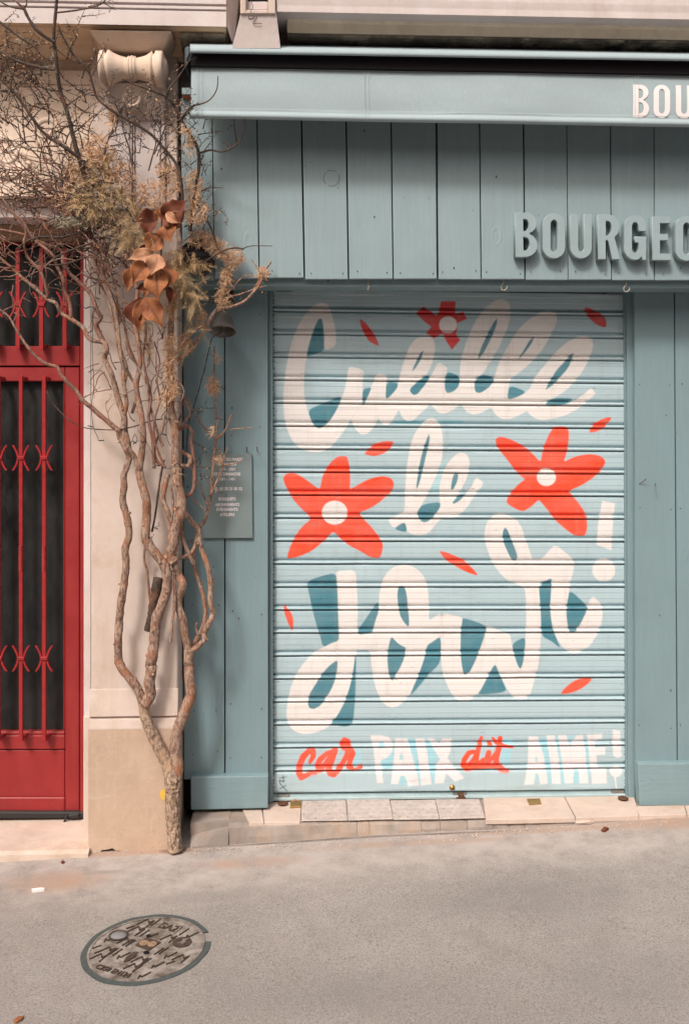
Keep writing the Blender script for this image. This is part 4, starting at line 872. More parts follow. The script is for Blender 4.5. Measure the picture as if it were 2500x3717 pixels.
def paint(px, py):
    n = len(px); col = np.empty((n, 3)); col[:] = BASE
    # slightly greyer band at the left end where an older coat shows
    k = np.clip((1038 - px) / 6, 0, 1)[:, None] * 0.35; col = col * (1 - k) + np.array((0.40, 0.52, 0.53)) * k
    for sh in SH:
        if sh[0] == 'p':
            _, p, c, soft = sh; x0_, y0_ = p.min(0) - soft; x1_, y1_ = p.max(0) + soft
            idx = np.nonzero((px > x0_) & (px < x1_) & (py > y0_) & (py < y1_))[0]
            if not len(idx): continue
            X = px[idx]; Y = py[idx]; ins = np.zeros(len(idx), bool); d2 = np.full(len(idx), 1e9)
            q = np.roll(p, -1, 0)
            for (ax, ay), (bx, by) in zip(p, q):
                cond = (ay > Y) != (by > Y)
                if ay != by: ins ^= cond & (X < (bx - ax) * (Y - ay) / (by - ay) + ax)
                dx, dy = bx - ax, by - ay; L = dx * dx + dy * dy + 1e-9
                t = np.clip(((X - ax) * dx + (Y - ay) * dy) / L, 0, 1)
                d2 = np.minimum(d2, (X - ax - t * dx) ** 2 + (Y - ay - t * dy) ** 2)
            sd = np.sqrt(d2) * np.where(ins, 1, -1)
        else:
            _, p, r, c, soft = sh; R_ = max(r) + soft
            x0_, y0_ = p.min(0) - R_; x1_, y1_ = p.max(0) + R_
            idx = np.nonzero((px > x0_) & (px < x1_) & (py > y0_) & (py < y1_))[0]
            if not len(idx): continue
            X = px[idx]; Y = py[idx]; sd = np.full(len(idx), -1e9)
            for i in range(len(p) - 1):
                (ax, ay), (bx, by) = p[i], p[i + 1]; dx, dy = bx - ax, by - ay; L = dx * dx + dy * dy + 1e-9
                t = np.clip(((X - ax) * dx + (Y - ay) * dy) / L, 0, 1)
                sd = np.maximum(sd, r[i] + (r[i + 1] - r[i]) * t - np.sqrt((X - ax - t * dx) ** 2 + (Y - ay - t * dy) ** 2))
        a = np.clip(0.5 + sd / soft, 0, 1)[:, None]
        if c == TEAL: a = a * 0.94
        col[idx] = col[idx] * (1 - a) + np.array(c) * a
    # bare edges where the slats run in the guides
    e = np.minimum(px - 990, 2270 - px); jag = 5 + 4 * np.sin(py * .37) * np.sin(py * .11 + 2) + 3 * np.sin(py * 1.3)
    a = np.clip((jag * .9 - e) / 2.0, 0, 1)[:, None]; col = col * (1 - a) + np.array((0.07, 0.05, 0.045)) * a
    return col
YS = 0.068
shut = empty("roller_shutter", (PX(1630, YS), YS, .145), "closed steel roller shutter painted with red flowers and white script Cueille le jour", "shutter")
yl = lambda k: 1131 + 83.52 * k
yr = lambda k: 1147.5 + 82.12 * k
PROF = [(0.0, .009), (.018, .004), (.035, .0), (.09, -.0005), (.16, -.0008), (.225, -.0011), (.24, -.0003), (.255, -.0004), (.32, -.0006), (.40, -.0008), (.485, -.0012), (.50, -.0003), (.515, -.0004), (.60, -.0004), (.68, .0004), (.715, .002), (.745, .0065), (.775, .0115), (.805, .0135), (.825, .0105), (.84, .002), (.858, -.0035), (.885, -.0062), (.915, -.0060), (.94, -.0030), (.958, .0025), (.975, .008), (1.0, .012)]
def refine(prof, step=.034):
    out = [prof[0]]
    for (f0, d0), (f1, d1) in zip(prof, prof[1:]):
        n = max(1, math.ceil((f1 - f0) / step))
        out += [(f0 + (f1 - f0) * i / n, d0 + (d1 - d0) * i / n) for i in range(1, n + 1)]
    return out
PROF = refine(PROF)
NC = 460
def dents(x, z):
    d = .0011 * np.sin(x * 5.3 + z * 2.1) * np.sin(z * 3.7 + 1) + .0007 * np.sin(x * 13 + np.floor(z / .0915) * 2.4)
    for cx, cz, r, a in ((.25, 1.1, .06, .004), (.95, .62, .08, .004), (1.15, 1.75, .05, .003), (.05, .75, .05, .003), (.6, 1.45, .07, .003), (.7, .35, .09, .004)):
        d = d + a * np.exp(-((x - cx) ** 2 + ((z - cz) * 1.6) ** 2) / r ** 2)
    return d
def slat_mesh(top_l, top_r, bot_l, bot_r, prof, yofs=0.0, flip=False):
    u = np.linspace(0, 1, NC + 1); fr = np.array([p[0] for p in prof]); dy = np.array([p[1] for p in prof])
    U, V = np.meshgrid(u, fr); XL_, XR_ = 989.0, 2271.0
    px = XL_ + (XR_ - XL_) * U; L = top_l + (bot_l - top_l) * V; R_ = top_r + (bot_r - top_r) * V; py = L + (R_ - L) * U
    uu = (px - 1250) / FPX; vv = (HY - py) / FPX; t = (YS + CD) / (_F[1] + _R[1] * uu)
    co = np.stack([(_F[0] + _R[0] * uu) * t, YS + yofs + np.repeat(dy[:, None], NC + 1, 1), CH + vv * t], -1).reshape(-1, 3)
    co[:, 1] += dents(co[:, 0], co[:, 2])
    m = len(fr); base = (np.arange(m - 1)[:, None] * (NC + 1) + np.arange(NC)[None]).ravel()
    quads = np.stack([base, base + NC + 1, base + NC + 2, base + 1], 1)
    me = bpy.data.meshes.new("slat"); me.vertices.add(len(co)); me.vertices.foreach_set("co", co.astype(np.float32).ravel())
    nq = len(quads); me.loops.add(nq * 4); me.loops.foreach_set("vertex_index", quads.astype(np.int32).ravel())
    me.polygons.add(nq); me.polygons.foreach_set("loop_start", np.arange(0, nq * 4, 4, dtype=np.int32)); me.polygons.foreach_set("loop_total", np.full(nq, 4, np.int32))
    me.update(calc_edges=True)
    c = paint(px.ravel(), py.ravel()); ca = me.color_attributes.new("paint", 'FLOAT_COLOR', 'POINT')
    ca.data.foreach_set("color", np.concatenate([c, np.ones((len(c), 1))], 1).astype(np.float32).ravel())
    me.validate()
    return me
for k in range(-1, 20):
    link_mesh("slat", slat_mesh(yl(k), yr(k), yl(k + 1), yr(k + 1), PROF, random.uniform(-.0006, .0006)), M_MURAL, shut, True)
BP = [(0, .012), (.02, .004), (.04, .0005), (.10, -.0015), (.2, -.002)] + [(t, -.002) for t in np.linspace(.24, .9, 24)] + [(.94, -.0005), (.97, .004), (1.0, .014)]
link_mesh("bottom_plate", slat_mesh(yl(20), yr(20), 2882, 2869, BP), M_MURAL, shut, True)
M_BAR = mat_plain("pale_blue_bar", (0.40, 0.51, 0.53), .45, var=.1, scale=14)
bm = bmesh.new()
q = ((990, 2882), (2272, 2868), (2272, 2890), (990, 2904)); pbox_bm(bm, 0, 0, 0, 0, YS + .012, YS + .02, .001, quad=q)
fr = [P(990, 2897, YS - .006), P(2272, 2883, YS - .006), P(2272, 2893, YS - .006), P(990, 2908, YS - .006)]
hexa(bm, fr, [Vector((p.x, YS + .02, p.z)) for p in fr], .002)
obj_bm("bottom_bar", bm, M_BAR, shut)
pbox("guide_rail", 2268, 1060, 2277, 2900, YS - .012, YS + .03, M_BOARD, shut, .001, quad=((2263, 1060), (2274, 1060), (2280, 2902), (2270, 2902)))
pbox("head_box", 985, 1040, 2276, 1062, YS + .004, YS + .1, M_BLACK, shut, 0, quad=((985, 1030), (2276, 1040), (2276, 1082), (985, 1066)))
tb = Tubes(); tb.tube([P(1062, 1045, YS - .016), P(2200, 1061, YS - .016)], [.0035, .0035], 8)
tb.build("guide_rod", M_DARKBOX, shut)
pbox("guide_funnel", 1004, 1040, 1062, 1055, YS - .03, YS, M_BLACK, shut, .003); pbox("guide_funnel", 2197, 1054, 2262, 1067, YS - .03, YS, M_DARKBOX, shut, .003)
# lock and fastenings
bm = bmesh.new(); c = P(1640, 2858, YS - .003); lathe(bm, [(0, .0115), (.004, .0115), (.006, .009), (.0055, .0075), (.008, .007), (.0085, .0)], c, (0, -1, 0), 20, False); lk = obj_bm("lock_cylinder", bm, M_BRASS, shut, True)
bm = bmesh.new(); wbox_bm(bm, c.x - .0012, c.x + .0012, c.y - .0098, c.y - .006, c.z - .005, c.z + .004); obj_bm("keyhole", bm, M_BLACK, lk)
bm = bmesh.new(); pbox_bm(bm, 1645, 2878, 1692, 2902, YS + .003, YS + .012, .001); obj_bm("latch_plate", bm, M_STEEL, shut)
bm = bmesh.new(); pbox_bm(bm, 1665, 2884, 1684, 2902, YS - .022, YS + .006, .002); pbox_bm(bm, 1655, 2900, 1694, 2912, YS - .03, YS + .0, .003, quad=((1656, 2902), (1690, 2900), (1697, 2912), (1664, 2914))); obj_bm("latch_bolt", bm, M_RUST, shut)
bm = bmesh.new(); pbox_bm(bm, 1005, 2886, 1052, 2906, YS + .004, YS + .012, .001)
for x in (1012, 1043): lathe(bm, [(0, .0052), (.002, .005), (.003, .003)], P(x, 2892, YS + .004), (0, -1, 0), 12)
obj_bm("end_plate", bm, M_STEEL, shut)
bm = bmesh.new(); pbox_bm(bm, 2218, 2870, 2262, 2888, YS + .004, YS + .012, .001)
for x in (2228, 2258): lathe(bm, [(0, .0052), (.002, .005), (.003, .003)], P(x, 2877, YS + .004), (0, -1, 0), 12)
obj_bm("end_plate", bm, M_STEEL, shut)

# ------------------------------------------------------------------ doorstep and kerb
stepz = 0.145
def floor(px, py, z=stepz):
    u = (px - 1250) / FPX; v = (HY - py) / FPX; t = (z - CH) / v
    return Vector(((_F[0] + _R[0] * u) * t, (_F[1] + _R[1] * u) * t - CD, z))
dst = empty("doorstep", (.5, -.03, stepz), "stone doorstep with grey tread plates and a cracked cement kerb below the shutter", "doorstep")
def slab(name, q, th, mat, z=stepz, bevel=.002, parent=dst, tilt=0):
    t = [floor(a, b, z) for a, b in q]
    bm = bmesh.new(); hexa(bm, [t[0], t[1], t[2], t[3]], [p - Vector((0, 0, th)) for p in t], bevel)
    if tilt:
        for v in bm.verts: v.co.z += tilt * (v.co.x - t[0].x)
    return obj_bm(name, bm, mat, parent)
bm = bmesh.new(); wbox_bm(bm, PX(694, -.1), XR, -.118, .30, 0.0, stepz - .008, 0); obj_bm("step_bed", bm, M_CEMENT, dst)
slab("threshold_stone", ((952, 2912), (1094, 2910), (1090, 2983), (960, 2984)), .02, M_STEP)
slab("threshold_stone", ((880, 2935), (950, 2932), (958, 2984), (905, 2986)), .02, M_STEP)
slab("threshold_stone", ((1752, 2895), (2046, 2892), (2086, 2968), (1762, 2975)), .02, M_STEP)
slab("threshold_stone", ((2050, 2892), (2300, 2888), (2316, 2960), (2090, 2967)), .02, M_STEP)
slab("threshold_stone", ((2304, 2926), (2480, 2924), (2490, 2956), (2320, 2960)), .02, M_STEP)
slab("threshold_stone", ((2484, 2924), (2740, 2920), (2740, 2950), (2494, 2956)), .02, M_STEP)
for i, (q, tl) in enumerate(((((1094, 2906), (1255, 2904), (1261, 2976), (1093, 2978)), .0), (((1258, 2902), (1412, 2902), (1427, 2973), (1263, 2976)), .014), (((1416, 2905), (1578, 2902), (1594, 2971), (1428, 2973)), 0.), (((1580, 2901), (1738, 2900), (1760, 2967), (1596, 2971)), 0.))):
    tp = slab("tread_plate", q, .004, M_TREAD, stepz + .004, .001, dst, tl)
    t = [floor(a, b, stepz + .0042) for a, b in q]; bm = bmesh.new()
    nx_, ny_ = 11, 5
    for a in range(nx_):
        for b_ in range(ny_):
            uu, vv = (a + .5) / nx_, (b_ + .5) / ny_
            p = (t[0] * (1 - uu) + t[1] * uu) * (1 - vv) + (t[3] * (1 - uu) + t[2] * uu) * vv
            ang = rad(45 if (a + b_) % 2 else -45); d = Vector((math.cos(ang), math.sin(ang), 0)); n = Vector((-d.y, d.x, 0))
            z = tl * (p.x - t[0].x)
            for o_ in (-.0035, .0035):
                c = p + n * o_ + Vector((0, 0, z)); A = [c - d * .008 - n * .0011, c + d * .008 - n * .0011, c + d * .008 + n * .0011, c - d * .008 + n * .0011]
                hexa(bm, [x + Vector((0, 0, .0009)) for x in A], [x - Vector((0, 0, .001)) for x in A])
    for uu, vv in ((.08, .2), (.92, .8), (.5, .35), (.75, .15)):
        p = (t[0] * (1 - uu) + t[1] * uu) * (1 - vv) + (t[3] * (1 - uu) + t[2] * uu) * vv
        lathe(bm, [(0, .004), (.0012, .0035)], p + Vector((0, 0, tl * (p.x - t[0].x))), (0, 0, 1), 8)
    o = obj_bm("tread_relief", bm, M_TREAD, tp); o['kind'] = 'stuff'
# kerb stones: rough front edge
def kerb_stone(xa, xb, ztop, yb, yf, mat=M_CEMENT, parent=dst, drop=0.0, name="kerb_stone"):
    bm = bmesh.new(); n = max(4, int((xb - xa) / .02)); rows = []
    for i in range(n + 1):
        x = xa + (xb - xa) * i / n; j = lambda s, a: a * mnoise.noise(Vector((x * 11 + s, s * 3.1, 0.2))) + a * .5 * mnoise.noise(Vector((x * 37 + s, s, 2)))
        e = .002 if i in (0, n) else 0
        zt = ztop - drop * i / n
        zg = ground_z(x, yf) - .02
        rows.append([bm.verts.new((x, yb, zt - e)), bm.verts.new((x, yf + .022 + j(1, .005), zt - e + j(2, .003))), bm.verts.new((x, yf + .006 + j(3, .005) + e, zt - .010 + j(4, .005))), bm.verts.new((x, yf + j(5, .006) + e, (zt + zg) / 2 + j(6, .005))), bm.verts.new((x, yf - .004 + j(7, .007) + e, zg + .012)), bm.verts.new((x, yf - .004, zg - .03)), bm.verts.new((x, yb, zg - .03))])
    for a, b in zip(rows, rows[1:]):
        for k in range(7): bm.faces.new((a[k], a[(k + 1) % 7], b[(k + 1) % 7], b[k]))
    bm.faces.new(rows[0]); bm.faces.new(rows[-1][::-1])
    return obj_bm(name, bm, mat, parent)
KX = [828, 1295, 1340, 1528, 1597, 1694, 1786, 1846, 1900, 2080, 2420, 2760]
for i in range(len(KX) - 1):
    xa, xb = PX(KX[i], -.14) + .0006, PX(KX[i + 1], -.14) - .0006
    kerb_stone(xa, xb, stepz - .004, -.118, -.150 + random.uniform(-.003, .003))
# broken sloping cement at the left end of the step
bm = bmesh.new(); nX = 16; rows = []
xa, xb = PX(692, -.15), PX(829, -.15)
for i in range(nX + 1):
    t = i / nX; x = xa + (xb - xa) * t; j = lambda s, a: a * mnoise.noise(Vector((x * 16 + s, s * 2.3, 7)))
    zg = ground_z(x, -.16) - .02; zt = stepz - .004 - .012 * (1 - t) ** 2
    rows.append([bm.verts.new((x, -.02, zt)), bm.verts.new((x, -.085 + j(1, .006), zt + j(2, .004))), bm.verts.new((x, -.108 + .0 + j(3, .008), zt - .016 - .02 * (1 - t) + j(4, .004))), bm.verts.new((x, -.150 + j(5, .006), zt - .026 - .026 * (1 - t) + j(6, .004))), bm.verts.new((x, -.160 + j(7, .007), zg + .02)), bm.verts.new((x, -.165, zg - .03)), bm.verts.new((x, -.02, zg - .03))])
for a, b in zip(rows, rows[1:]):
    for k in range(7): bm.faces.new((a[k], a[(k + 1) % 7], b[(k + 1) % 7], b[k]))
bm.faces.new(rows[0]); bm.faces.new(rows[-1][::-1]); obj_bm("broken_kerb_end", bm, M_CEMENT, dst)
# floor fittings on the step
def fit(name, q, h, mat, label, cat, z=stepz):
    t = [floor(a, b, z) for a, b in q]; bm = bmesh.new()
    hexa(bm, [p + Vector((0, 0, h)) for p in t], [p - Vector((0, 0, .004)) for p in t], .0015); return tag(obj_bm(name, bm, mat), label, cat)
fit("floor_catch", ((1056, 2912), (1096, 2910), (1095, 2932), (1052, 2935)), .007, M_BRASS, "dull brass floor catch beside a fallen leaf at the left end of the shutter", "catch")
fit("floor_catch", ((1910, 2903), (1958, 2901), (1964, 2920), (1920, 2924)), .004, M_BRASS, "flat brass floor catch set in the pink stone right of the tread plates", "catch")
def puck(px, py, label):
    bm = bmesh.new(); c = floor(px, py); lathe(bm, [(0, .010), (.004, .014), (.007, .021), (.0095, .0215), (.011, .017), (.0115, 0)], c, (0, 0, 1), 20, False)
    return tag(obj_bm("shutter_stop", bm, M_RUST, None, True), label, "shutter stop", "iron stops under the shutter ends")
puck(1026, 2922, "rusty mushroom shaped iron stop under the shutter's left end"); puck(2260, 2904, "rusty mushroom shaped iron stop under the shutter's right end")
def loose_stone(px, py, label):
    p = G(px, py); bm = bmesh.new(); bmesh.ops.create_icosphere(bm, subdivisions=3, radius=1)
    for v in bm.verts:
        n = v.co.copy(); k = 1 + .22 * mnoise.noise(n * 1.7 + Vector((px, 0, 0)))
        v.co = Vector((p.x + n.x * .044 * k, p.y + n.y * .022 * k, p.z + .006 + n.z * .011 * k))
    return tag(obj_bm("loose_stone", bm, M_STEP, None, False), label, "stone")
loose_stone(2118, 2986, "flat loose stone at the foot of the kerb below the mural's exclamation mark")

# ------------------------------------------------------------------ notice board
nb = empty("notice_board", P(825, 1800, -.01), "grey green notice panel with white opening hours, screwed beside the shutter", "sign")
pbox("panel", 0, 0, 0, 0, -.012, -.001, M_PANEL, nb, .001, quad=((732, 1647), (914, 1647.5), (917, 1953), (736, 1954)))
bm = bmesh.new()
for a, b in ((742, 1652), (909, 1651), (740, 1948), (912, 1946)): lathe(bm, [(0, .0022), (.0012, .0018)], P(a, b, -.012), (0, -1, 0), 10)
obj_bm("screws", bm, M_STEEL, nb)
lines = [("OUVERT DU MARDI", 1667.5, 107, 1), ("AU SAMEDI", 1685.5, 64, 1), ("10H - 20H", 1703, 54, 0), ("ET LE DIMANCHE", 1721, 95, 1), ("10H - 14H", 1739, 54, 0), ("TÉL. 01 53 21 05 32", 1774.5, 108, 1), ("BOUQUETS", 1813.5, 61, 1), ("ABONNEMENTS", 1832, 87, 1), ("ÉVÈNEMENTS", 1849.5, 76, 1), ("ATELIERS", 1868, 53, 1)]
for body, py, wpx, bold in lines:
    me = text_mesh(body, .0165, 1.0, .00055 if bold else .0003)
    n = len(me.vertices); co = np.empty(n * 3, np.float32); me.vertices.foreach_get("co", co); co = co.reshape(-1, 3)
    w = co[:, 0].max() - co[:, 0].min(); sx = wpx * MM / w; cx = (co[:, 0].max() + co[:, 0].min()) / 2
    base = P(825, py + 5.4, -.0126); y0_ = co[:, 1].min() if not body[0] in "É" else co[:, 1].min()
    caph = 10.8 * MM / .0120
    mesh_pts(me, lambda x, y, z: (base.x + (x - cx) * sx, base.y, base.z + (y - y0_) * caph))
    link_mesh("lettering", me, M_PRINT, nb)

# ------------------------------------------------------------------ wall lamp, its cord, hooks, nails
lamp = empty("wall_lamp", P(812, 1120, -.05), "dark bell shaped metal lamp hanging beside the shutter", "lamp")
ax = Vector((0, -math.sin(rad(22)), -math.cos(rad(22)))); k = MM * (CD - .14) / CD
top = P(811, 1139, -.125)
bm = bmesh.new(); L = 72 * k
lathe(bm, [(-.004, .004), (-.002, 22 * k), (.002, 28 * k), (L * .3, 34 * k), (L * .7, 42 * k), (L, 48 * k), (L + .001, 47 * k), (L * .7, 41 * k), (L * .3, 33 * k), (.008, 26 * k), (.009, .001)], top, ax, 36, False)
obj_bm("shade", bm, M_ZINC, lamp, True)
bm = bmesh.new(); lathe(bm, [(.012, .012), (.030, .014), (.036, 22 * k), (.044, 23 * k), (.048, 18 * k), (.050, 6 * k), (.0495, .0)], top, ax, 24, False); obj_bm("bulb", bm, M_LENS, lamp, True)
tb = Tubes(); q, r = catmull([top, top - ax * .03, P(824, 1080, -.09), P(838, 1060, -.03), P(838, 1058, .0)], [.006, .006, .006, .006, .006], .01); tb.tube(q, r, 8); tb.build("arm", M_BLACK, lamp)
pbox("wall_plate", 826, 1046, 850, 1112, -.012, .0, M_DARKBOX, lamp, .003)
tb = Tubes(); pts = [P(814, 1128, -.10), P(800, 1205, -.17), P(770, 1230, -.08), P(745, 1330, -.05), P(715, 1440, -.04), P(690, 1520, -.03), P(679, 1600, -.02), P(676, 1700, -.02)]
q, r = catmull(pts, [.0014] * len(pts), .012)
tb.tube(q, r, 6); tb.tube([v + np.array((.0016 * math.sin(i), 0, .0016 * math.cos(i))) for i, v in enumerate(q)], r, 5)
tag(tb.build("lamp_cord", M_WIRE), "black twisted cord slanting down the left board from the bell lamp", "cord")
def hook(px, py, face, label):
    tb = Tubes(); pts = []
    base = P(px, py - 20, -.162)
    prof = [(0, 0), (0, -8), (-2, -14), (-8, -22), (-9, -30), (-3, -37), (5, -36), (11, -29), (11, -23)]
    pts = [Vector((base.x + a * MM * math.cos(face), base.y - .004 - a * MM * math.sin(face) - .008, base.z + b * MM + .004)) for a, b in prof]
    q, r = catmull([base + Vector((0, .012, .002))] + pts, [.0020] * 10, .003); tb.tube(q, r, 8)
    tag(tb.build("ceiling_hook", mat_hook), label, "hook", "steel hooks under the fascia")
mat_hook = mat_plain("galvanised_hook", (0.42, 0.37, 0.31), .45, .3, bumpk=0)
hook(1335, 1040, rad(80), "small steel hook under the fascia above the mural's first red petal, edge on")
hook(1825, 1040, rad(10), "open steel hook under the fascia above the tall double letters of the mural")
hook(2268, 1046, rad(5), "open steel hook under the fascia at the shutter's right corner")
def nail(a, b, ya, yb, label, r=.0014):
    tb = Tubes(); p, q = P(*a, ya), P(*b, yb); tb.tube([p, q], [r, r], 7); d = (q - p).normalized(); tb.tube([q, q + d * .0012], [r * 2.2, r * 2.2], 8)
    tag(tb.build("nail", M_RUST, None, False), label, "nail", "nails left in the boards")
nail((897, 1639), (896, 1625), .0, -.022, "short nail above the notice panel, left one of the pair"); nail((935, 1639), (933, 1625), .0, -.022, "short nail above the notice panel, right one nearer the shutter")
nail((2318, 1757), (2341, 1741), .0, -.02, "bent rusty nail in the right hand board, pointing up"); nail((2376, 1760), (2377, 1758), .0, -.05, "straight nail sticking out of the right hand board beside the bent nail")
bm = bmesh.new(); lathe(bm, [(0, .05), (.09, .05), (.10, .046)], P(690, 915, -.20), (0.55, -.55, -.65), 20); sp = obj_bm("spotlight", bm, M_BLACK, None, True)
tag(sp, "small black spotlight half hidden by lichen at the left end of the planks", "spotlight")
bm = bmesh.new(); lathe(bm, [(.101, .044), (.1, .03), (.095, 0.0)], P(690, 915, -.20), (0.55, -.55, -.65), 20, False); obj_bm("spotlight_lens", bm, M_GLASS, sp, True)
bm = bmesh.new(); c = P(604, 2884, YP - .021); lathe(bm, [(0, 22 * MM), (.0008, 22 * MM)], c, (0, -1, 0), 24); stk = tag(obj_bm("sticker", bm, M_YELLOW), "round yellow sticker on the plinth, half hidden by the trunk", "sticker")

# ------------------------------------------------------------------ manhole cover
M_GRIT = mat_plain("packed_sandy_grit", (0.26, 0.165, 0.10), .9, var=.5, scale=120, bumpk=.8)
c0 = G(532, 3446); u1 = (G(594, 3463) - c0); u1.z = 0; ang = math.atan2(u1.y, u1.x)
R1 = (G(768, 3425) - G(296, 3482)).length / 2
mh = empty("manhole_cover", c0, "round cast iron GAZ manhole cover in a dark ring in the pavement", "manhole cover")
def gl(u, v, h=0.0):
    x = c0.x + u * math.cos(ang) - v * math.sin(ang); y = c0.y + u * math.sin(ang) + v * math.cos(ang)
    return Vector((x, y, ground_z(x, y) + .0065 + h))
def toloc(px, py):
    p = G(px, py) - c0; return (p.x * math.cos(ang) + p.y * math.sin(ang), -p.x * math.sin(ang) + p.y * math.cos(ang))
def mq(X, Y): return toloc(200 + X * .4464, 3200 + Y * .4464)
def ring(bm, r0, r1, h, n=64, skip=()):
    jit = lambda k, r, s: r * (1 + s * mnoise.noise(Vector((math.cos(2 * math.pi * k / n) * 4, math.sin(2 * math.pi * k / n) * 4, r))))
    a = [bm.verts.new(gl(jit(k, r0, 0) * math.cos(2 * math.pi * k / n), r0 * math.sin(2 * math.pi * k / n), h)) for k in range(n)]
    b = [bm.verts.new(gl(jit(k, r1, .022) * math.cos(2 * math.pi * k / n), jit(k, r1, .022) * math.sin(2 * math.pi * k / n), h)) for k in range(n)]
    d = [bm.verts.new(v.co - Vector((0, 0, .03))) for v in b]
    for k in range(n):
        if k in skip: continue
        bm.faces.new((a[k], b[k], b[(k + 1) % n], a[(k + 1) % n])); bm.faces.new((b[k], d[k], d[(k + 1) % n], b[(k + 1) % n]))
rgap = mq(1245, 450); ka = int((math.atan2(rgap[1], rgap[0]) % (2 * math.pi)) / (2 * math.pi) * 64)
bm = bmesh.new(); ring(bm, R1 * .918, R1, -.0005, 64, tuple((ka + i) % 64 for i in (-1, 0, 1))); obj_bm("tar_ring", bm, M_TAR, mh)
RC = R1 * .910
bm = bmesh.new(); lathe(bm, [(-.03, RC), (0, RC), (.0004, RC * .99), (-.0016, RC * .965), (-.0016, 0)], (0, 0, 0), (0, 0, 1), 64, False)
for v in bm.verts: v.co = gl(v.co.x, v.co.y, v.co.z)
obj_bm("cover_plate", bm, M_CAST, mh)
bm = bmesh.new(); ring(bm, RC * .955, RC * .995, .0006); obj_bm("rim", bm, M_CAST, mh)
def ridge(bm, pts, w, h=.0022):
    for (ax_, ay_), (bx_, by_) in zip(pts, pts[1:]):
        d = Vector((bx_ - ax_, by_ - ay_, 0)); 
        if d.length < 1e-5: continue
        d.normalize(); n = Vector((-d.y, d.x, 0)) * w
        A = [(ax_ - n.x, ay_ - n.y), (bx_ - n.x, by_ - n.y), (bx_ + n.x, by_ + n.y), (ax_ + n.x, ay_ + n.y)]
        hexa(bm, [gl(x, y, h) for x, y in A], [gl(x, y, -.004) for x, y in A])
pa = Vector(mq(350, 590)); pb = Vector(mq(480, 540)); dv = (pb - pa).normalized(); pv = Vector((-dv.y, dv.x))
bm = bmesh.new(); keep = [(mq(925, 392), .050), (mq(755, 527), .058), (mq(515, 455), .034), (mq(1035, 510), .036), (mq(470, 740), .055), (mq(615, 630), .034), (mq(400, 700), .03)]
MSH = [(0, 0), (92, -44), (96, -14), (142, -32), (74, 22)]; ISH = [(0, 0), (78, -52)]; WSH = [(0, 18), (16, -8), (30, 6), (106, -34)]; LSH = [(0, 0), (72, -26)]
PAT = [(MSH, 590, 425), (MSH, 665, 366), (MSH, 352, 592), (MSH, 285, 648), (MSH, 852, 492), (MSH, 556, 728), (MSH, 618, 672), (MSH, 850, 738), (MSH, 950, 655), (MSH, 1052, 575), (MSH, 1090, 360), (MSH, 500, 520),
       (ISH, 650, 458), (ISH, 690, 462), (ISH, 548, 538), (ISH, 578, 545), (ISH, 436, 612), (ISH, 470, 618), (ISH, 706, 694), (ISH, 806, 612), (ISH, 845, 606), (ISH, 1010, 452), (ISH, 845, 316), (ISH, 880, 310), (ISH, 634, 750), (ISH, 780, 375),
       (WSH, 905, 320), (WSH, 1060, 462), (WSH, 888, 625), (WSH, 785, 705), (WSH, 505, 628), (WSH, 675, 788), (WSH, 1140, 505), (WSH, 400, 490), (WSH, 615, 560), (LSH, 465, 695), (LSH, 320, 600), (LSH, 305, 562), (LSH, 455, 480), (LSH, 580, 400), (LSH, 600, 352), (LSH, 1150, 492), (LSH, 770, 465), (LSH, 940, 310), (LSH, 1015, 350), (LSH, 905, 690)]
for shp, X, Y in PAT:
    pts = [Vector(mq(X + a, Y + b_)) for a, b_ in shp]
    if any(p.length > RC * .95 for p in pts): continue
    cen = sum(pts, Vector((0, 0))) / len(pts)
    if any((cen - Vector(kp)).length < kr * .75 for kp, kr in keep): continue
    ridge(bm, [(p.x, p.y) for p in pts], .0015)
obj_bm("tread_pattern", bm, M_CASTD, mh)['kind'] = 'stuff'
bm = bmesh.new(); rc = [mq(893, 345), mq(1032, 384), mq(968, 441), mq(822, 400)]; ridge(bm, rc + [rc[0]], .0018, .003); obj_bm("name_frame", bm, M_CAST, mh)
def ground_text(body, cx, size, xs, a2, name, mat, bold=.0002):
    me = text_mesh(body, size, xs, bold, .0012); ca, sa = math.cos(a2), math.sin(a2)
    mesh_pts(me, lambda x, y, z: gl(cx[0] + x * ca - y * sa, cx[1] + x * sa + y * ca, .0012 + z)); return link_mesh(name, me, mat, mh)
gx = Vector(mq(985, 408)) - Vector(mq(858, 372)); ground_text("GAZ", mq(924, 391), .044, .88, math.atan2(gx.y, gx.x), "lettering", M_CASTD)
gx = Vector(mq(610, 785)) - Vector(mq(340, 705)); ground_text("C250 EN124", mq(472, 748), .030, .80, math.atan2(gx.y, gx.x), "lettering", M_CASTD)
bm = bmesh.new(); sq = [mq(745, 472), mq(862, 512), mq(765, 578), mq(652, 535)]
hexa(bm, [gl(*p, .0016) for p in sq], [gl(*p, -.006) for p in sq]); obj_bm("lifting_socket", bm, M_CASTD, mh)
for X, Y in ((725, 520), (790, 530)):
    bm = bmesh.new(); lathe(bm, [(0, .015), (.002, .015), (.0028, .012), (.0029, 0)], gl(*mq(X, Y), .0012), (0, 0, 1), 16, False); obj_bm("socket_cap", bm, M_GRIT, mh)
for X, Y, r in ((765, 459, .009), (743, 594, .009)):
    bm = bmesh.new(); lathe(bm, [(0, r), (.0012, r), (.0014, r * .7)], gl(*mq(X, Y), 0), (0, 0, 1), 14); obj_bm("keyhole", bm, M_BLACK, mh)
bm = bmesh.new(); lathe(bm, [(0, .031), (.003, .031), (.003, .026), (.001, .025)], gl(*mq(517, 456), 0), (0, 0, 1), 24, False); obj_bm("window_ring", bm, M_CASTD, mh)
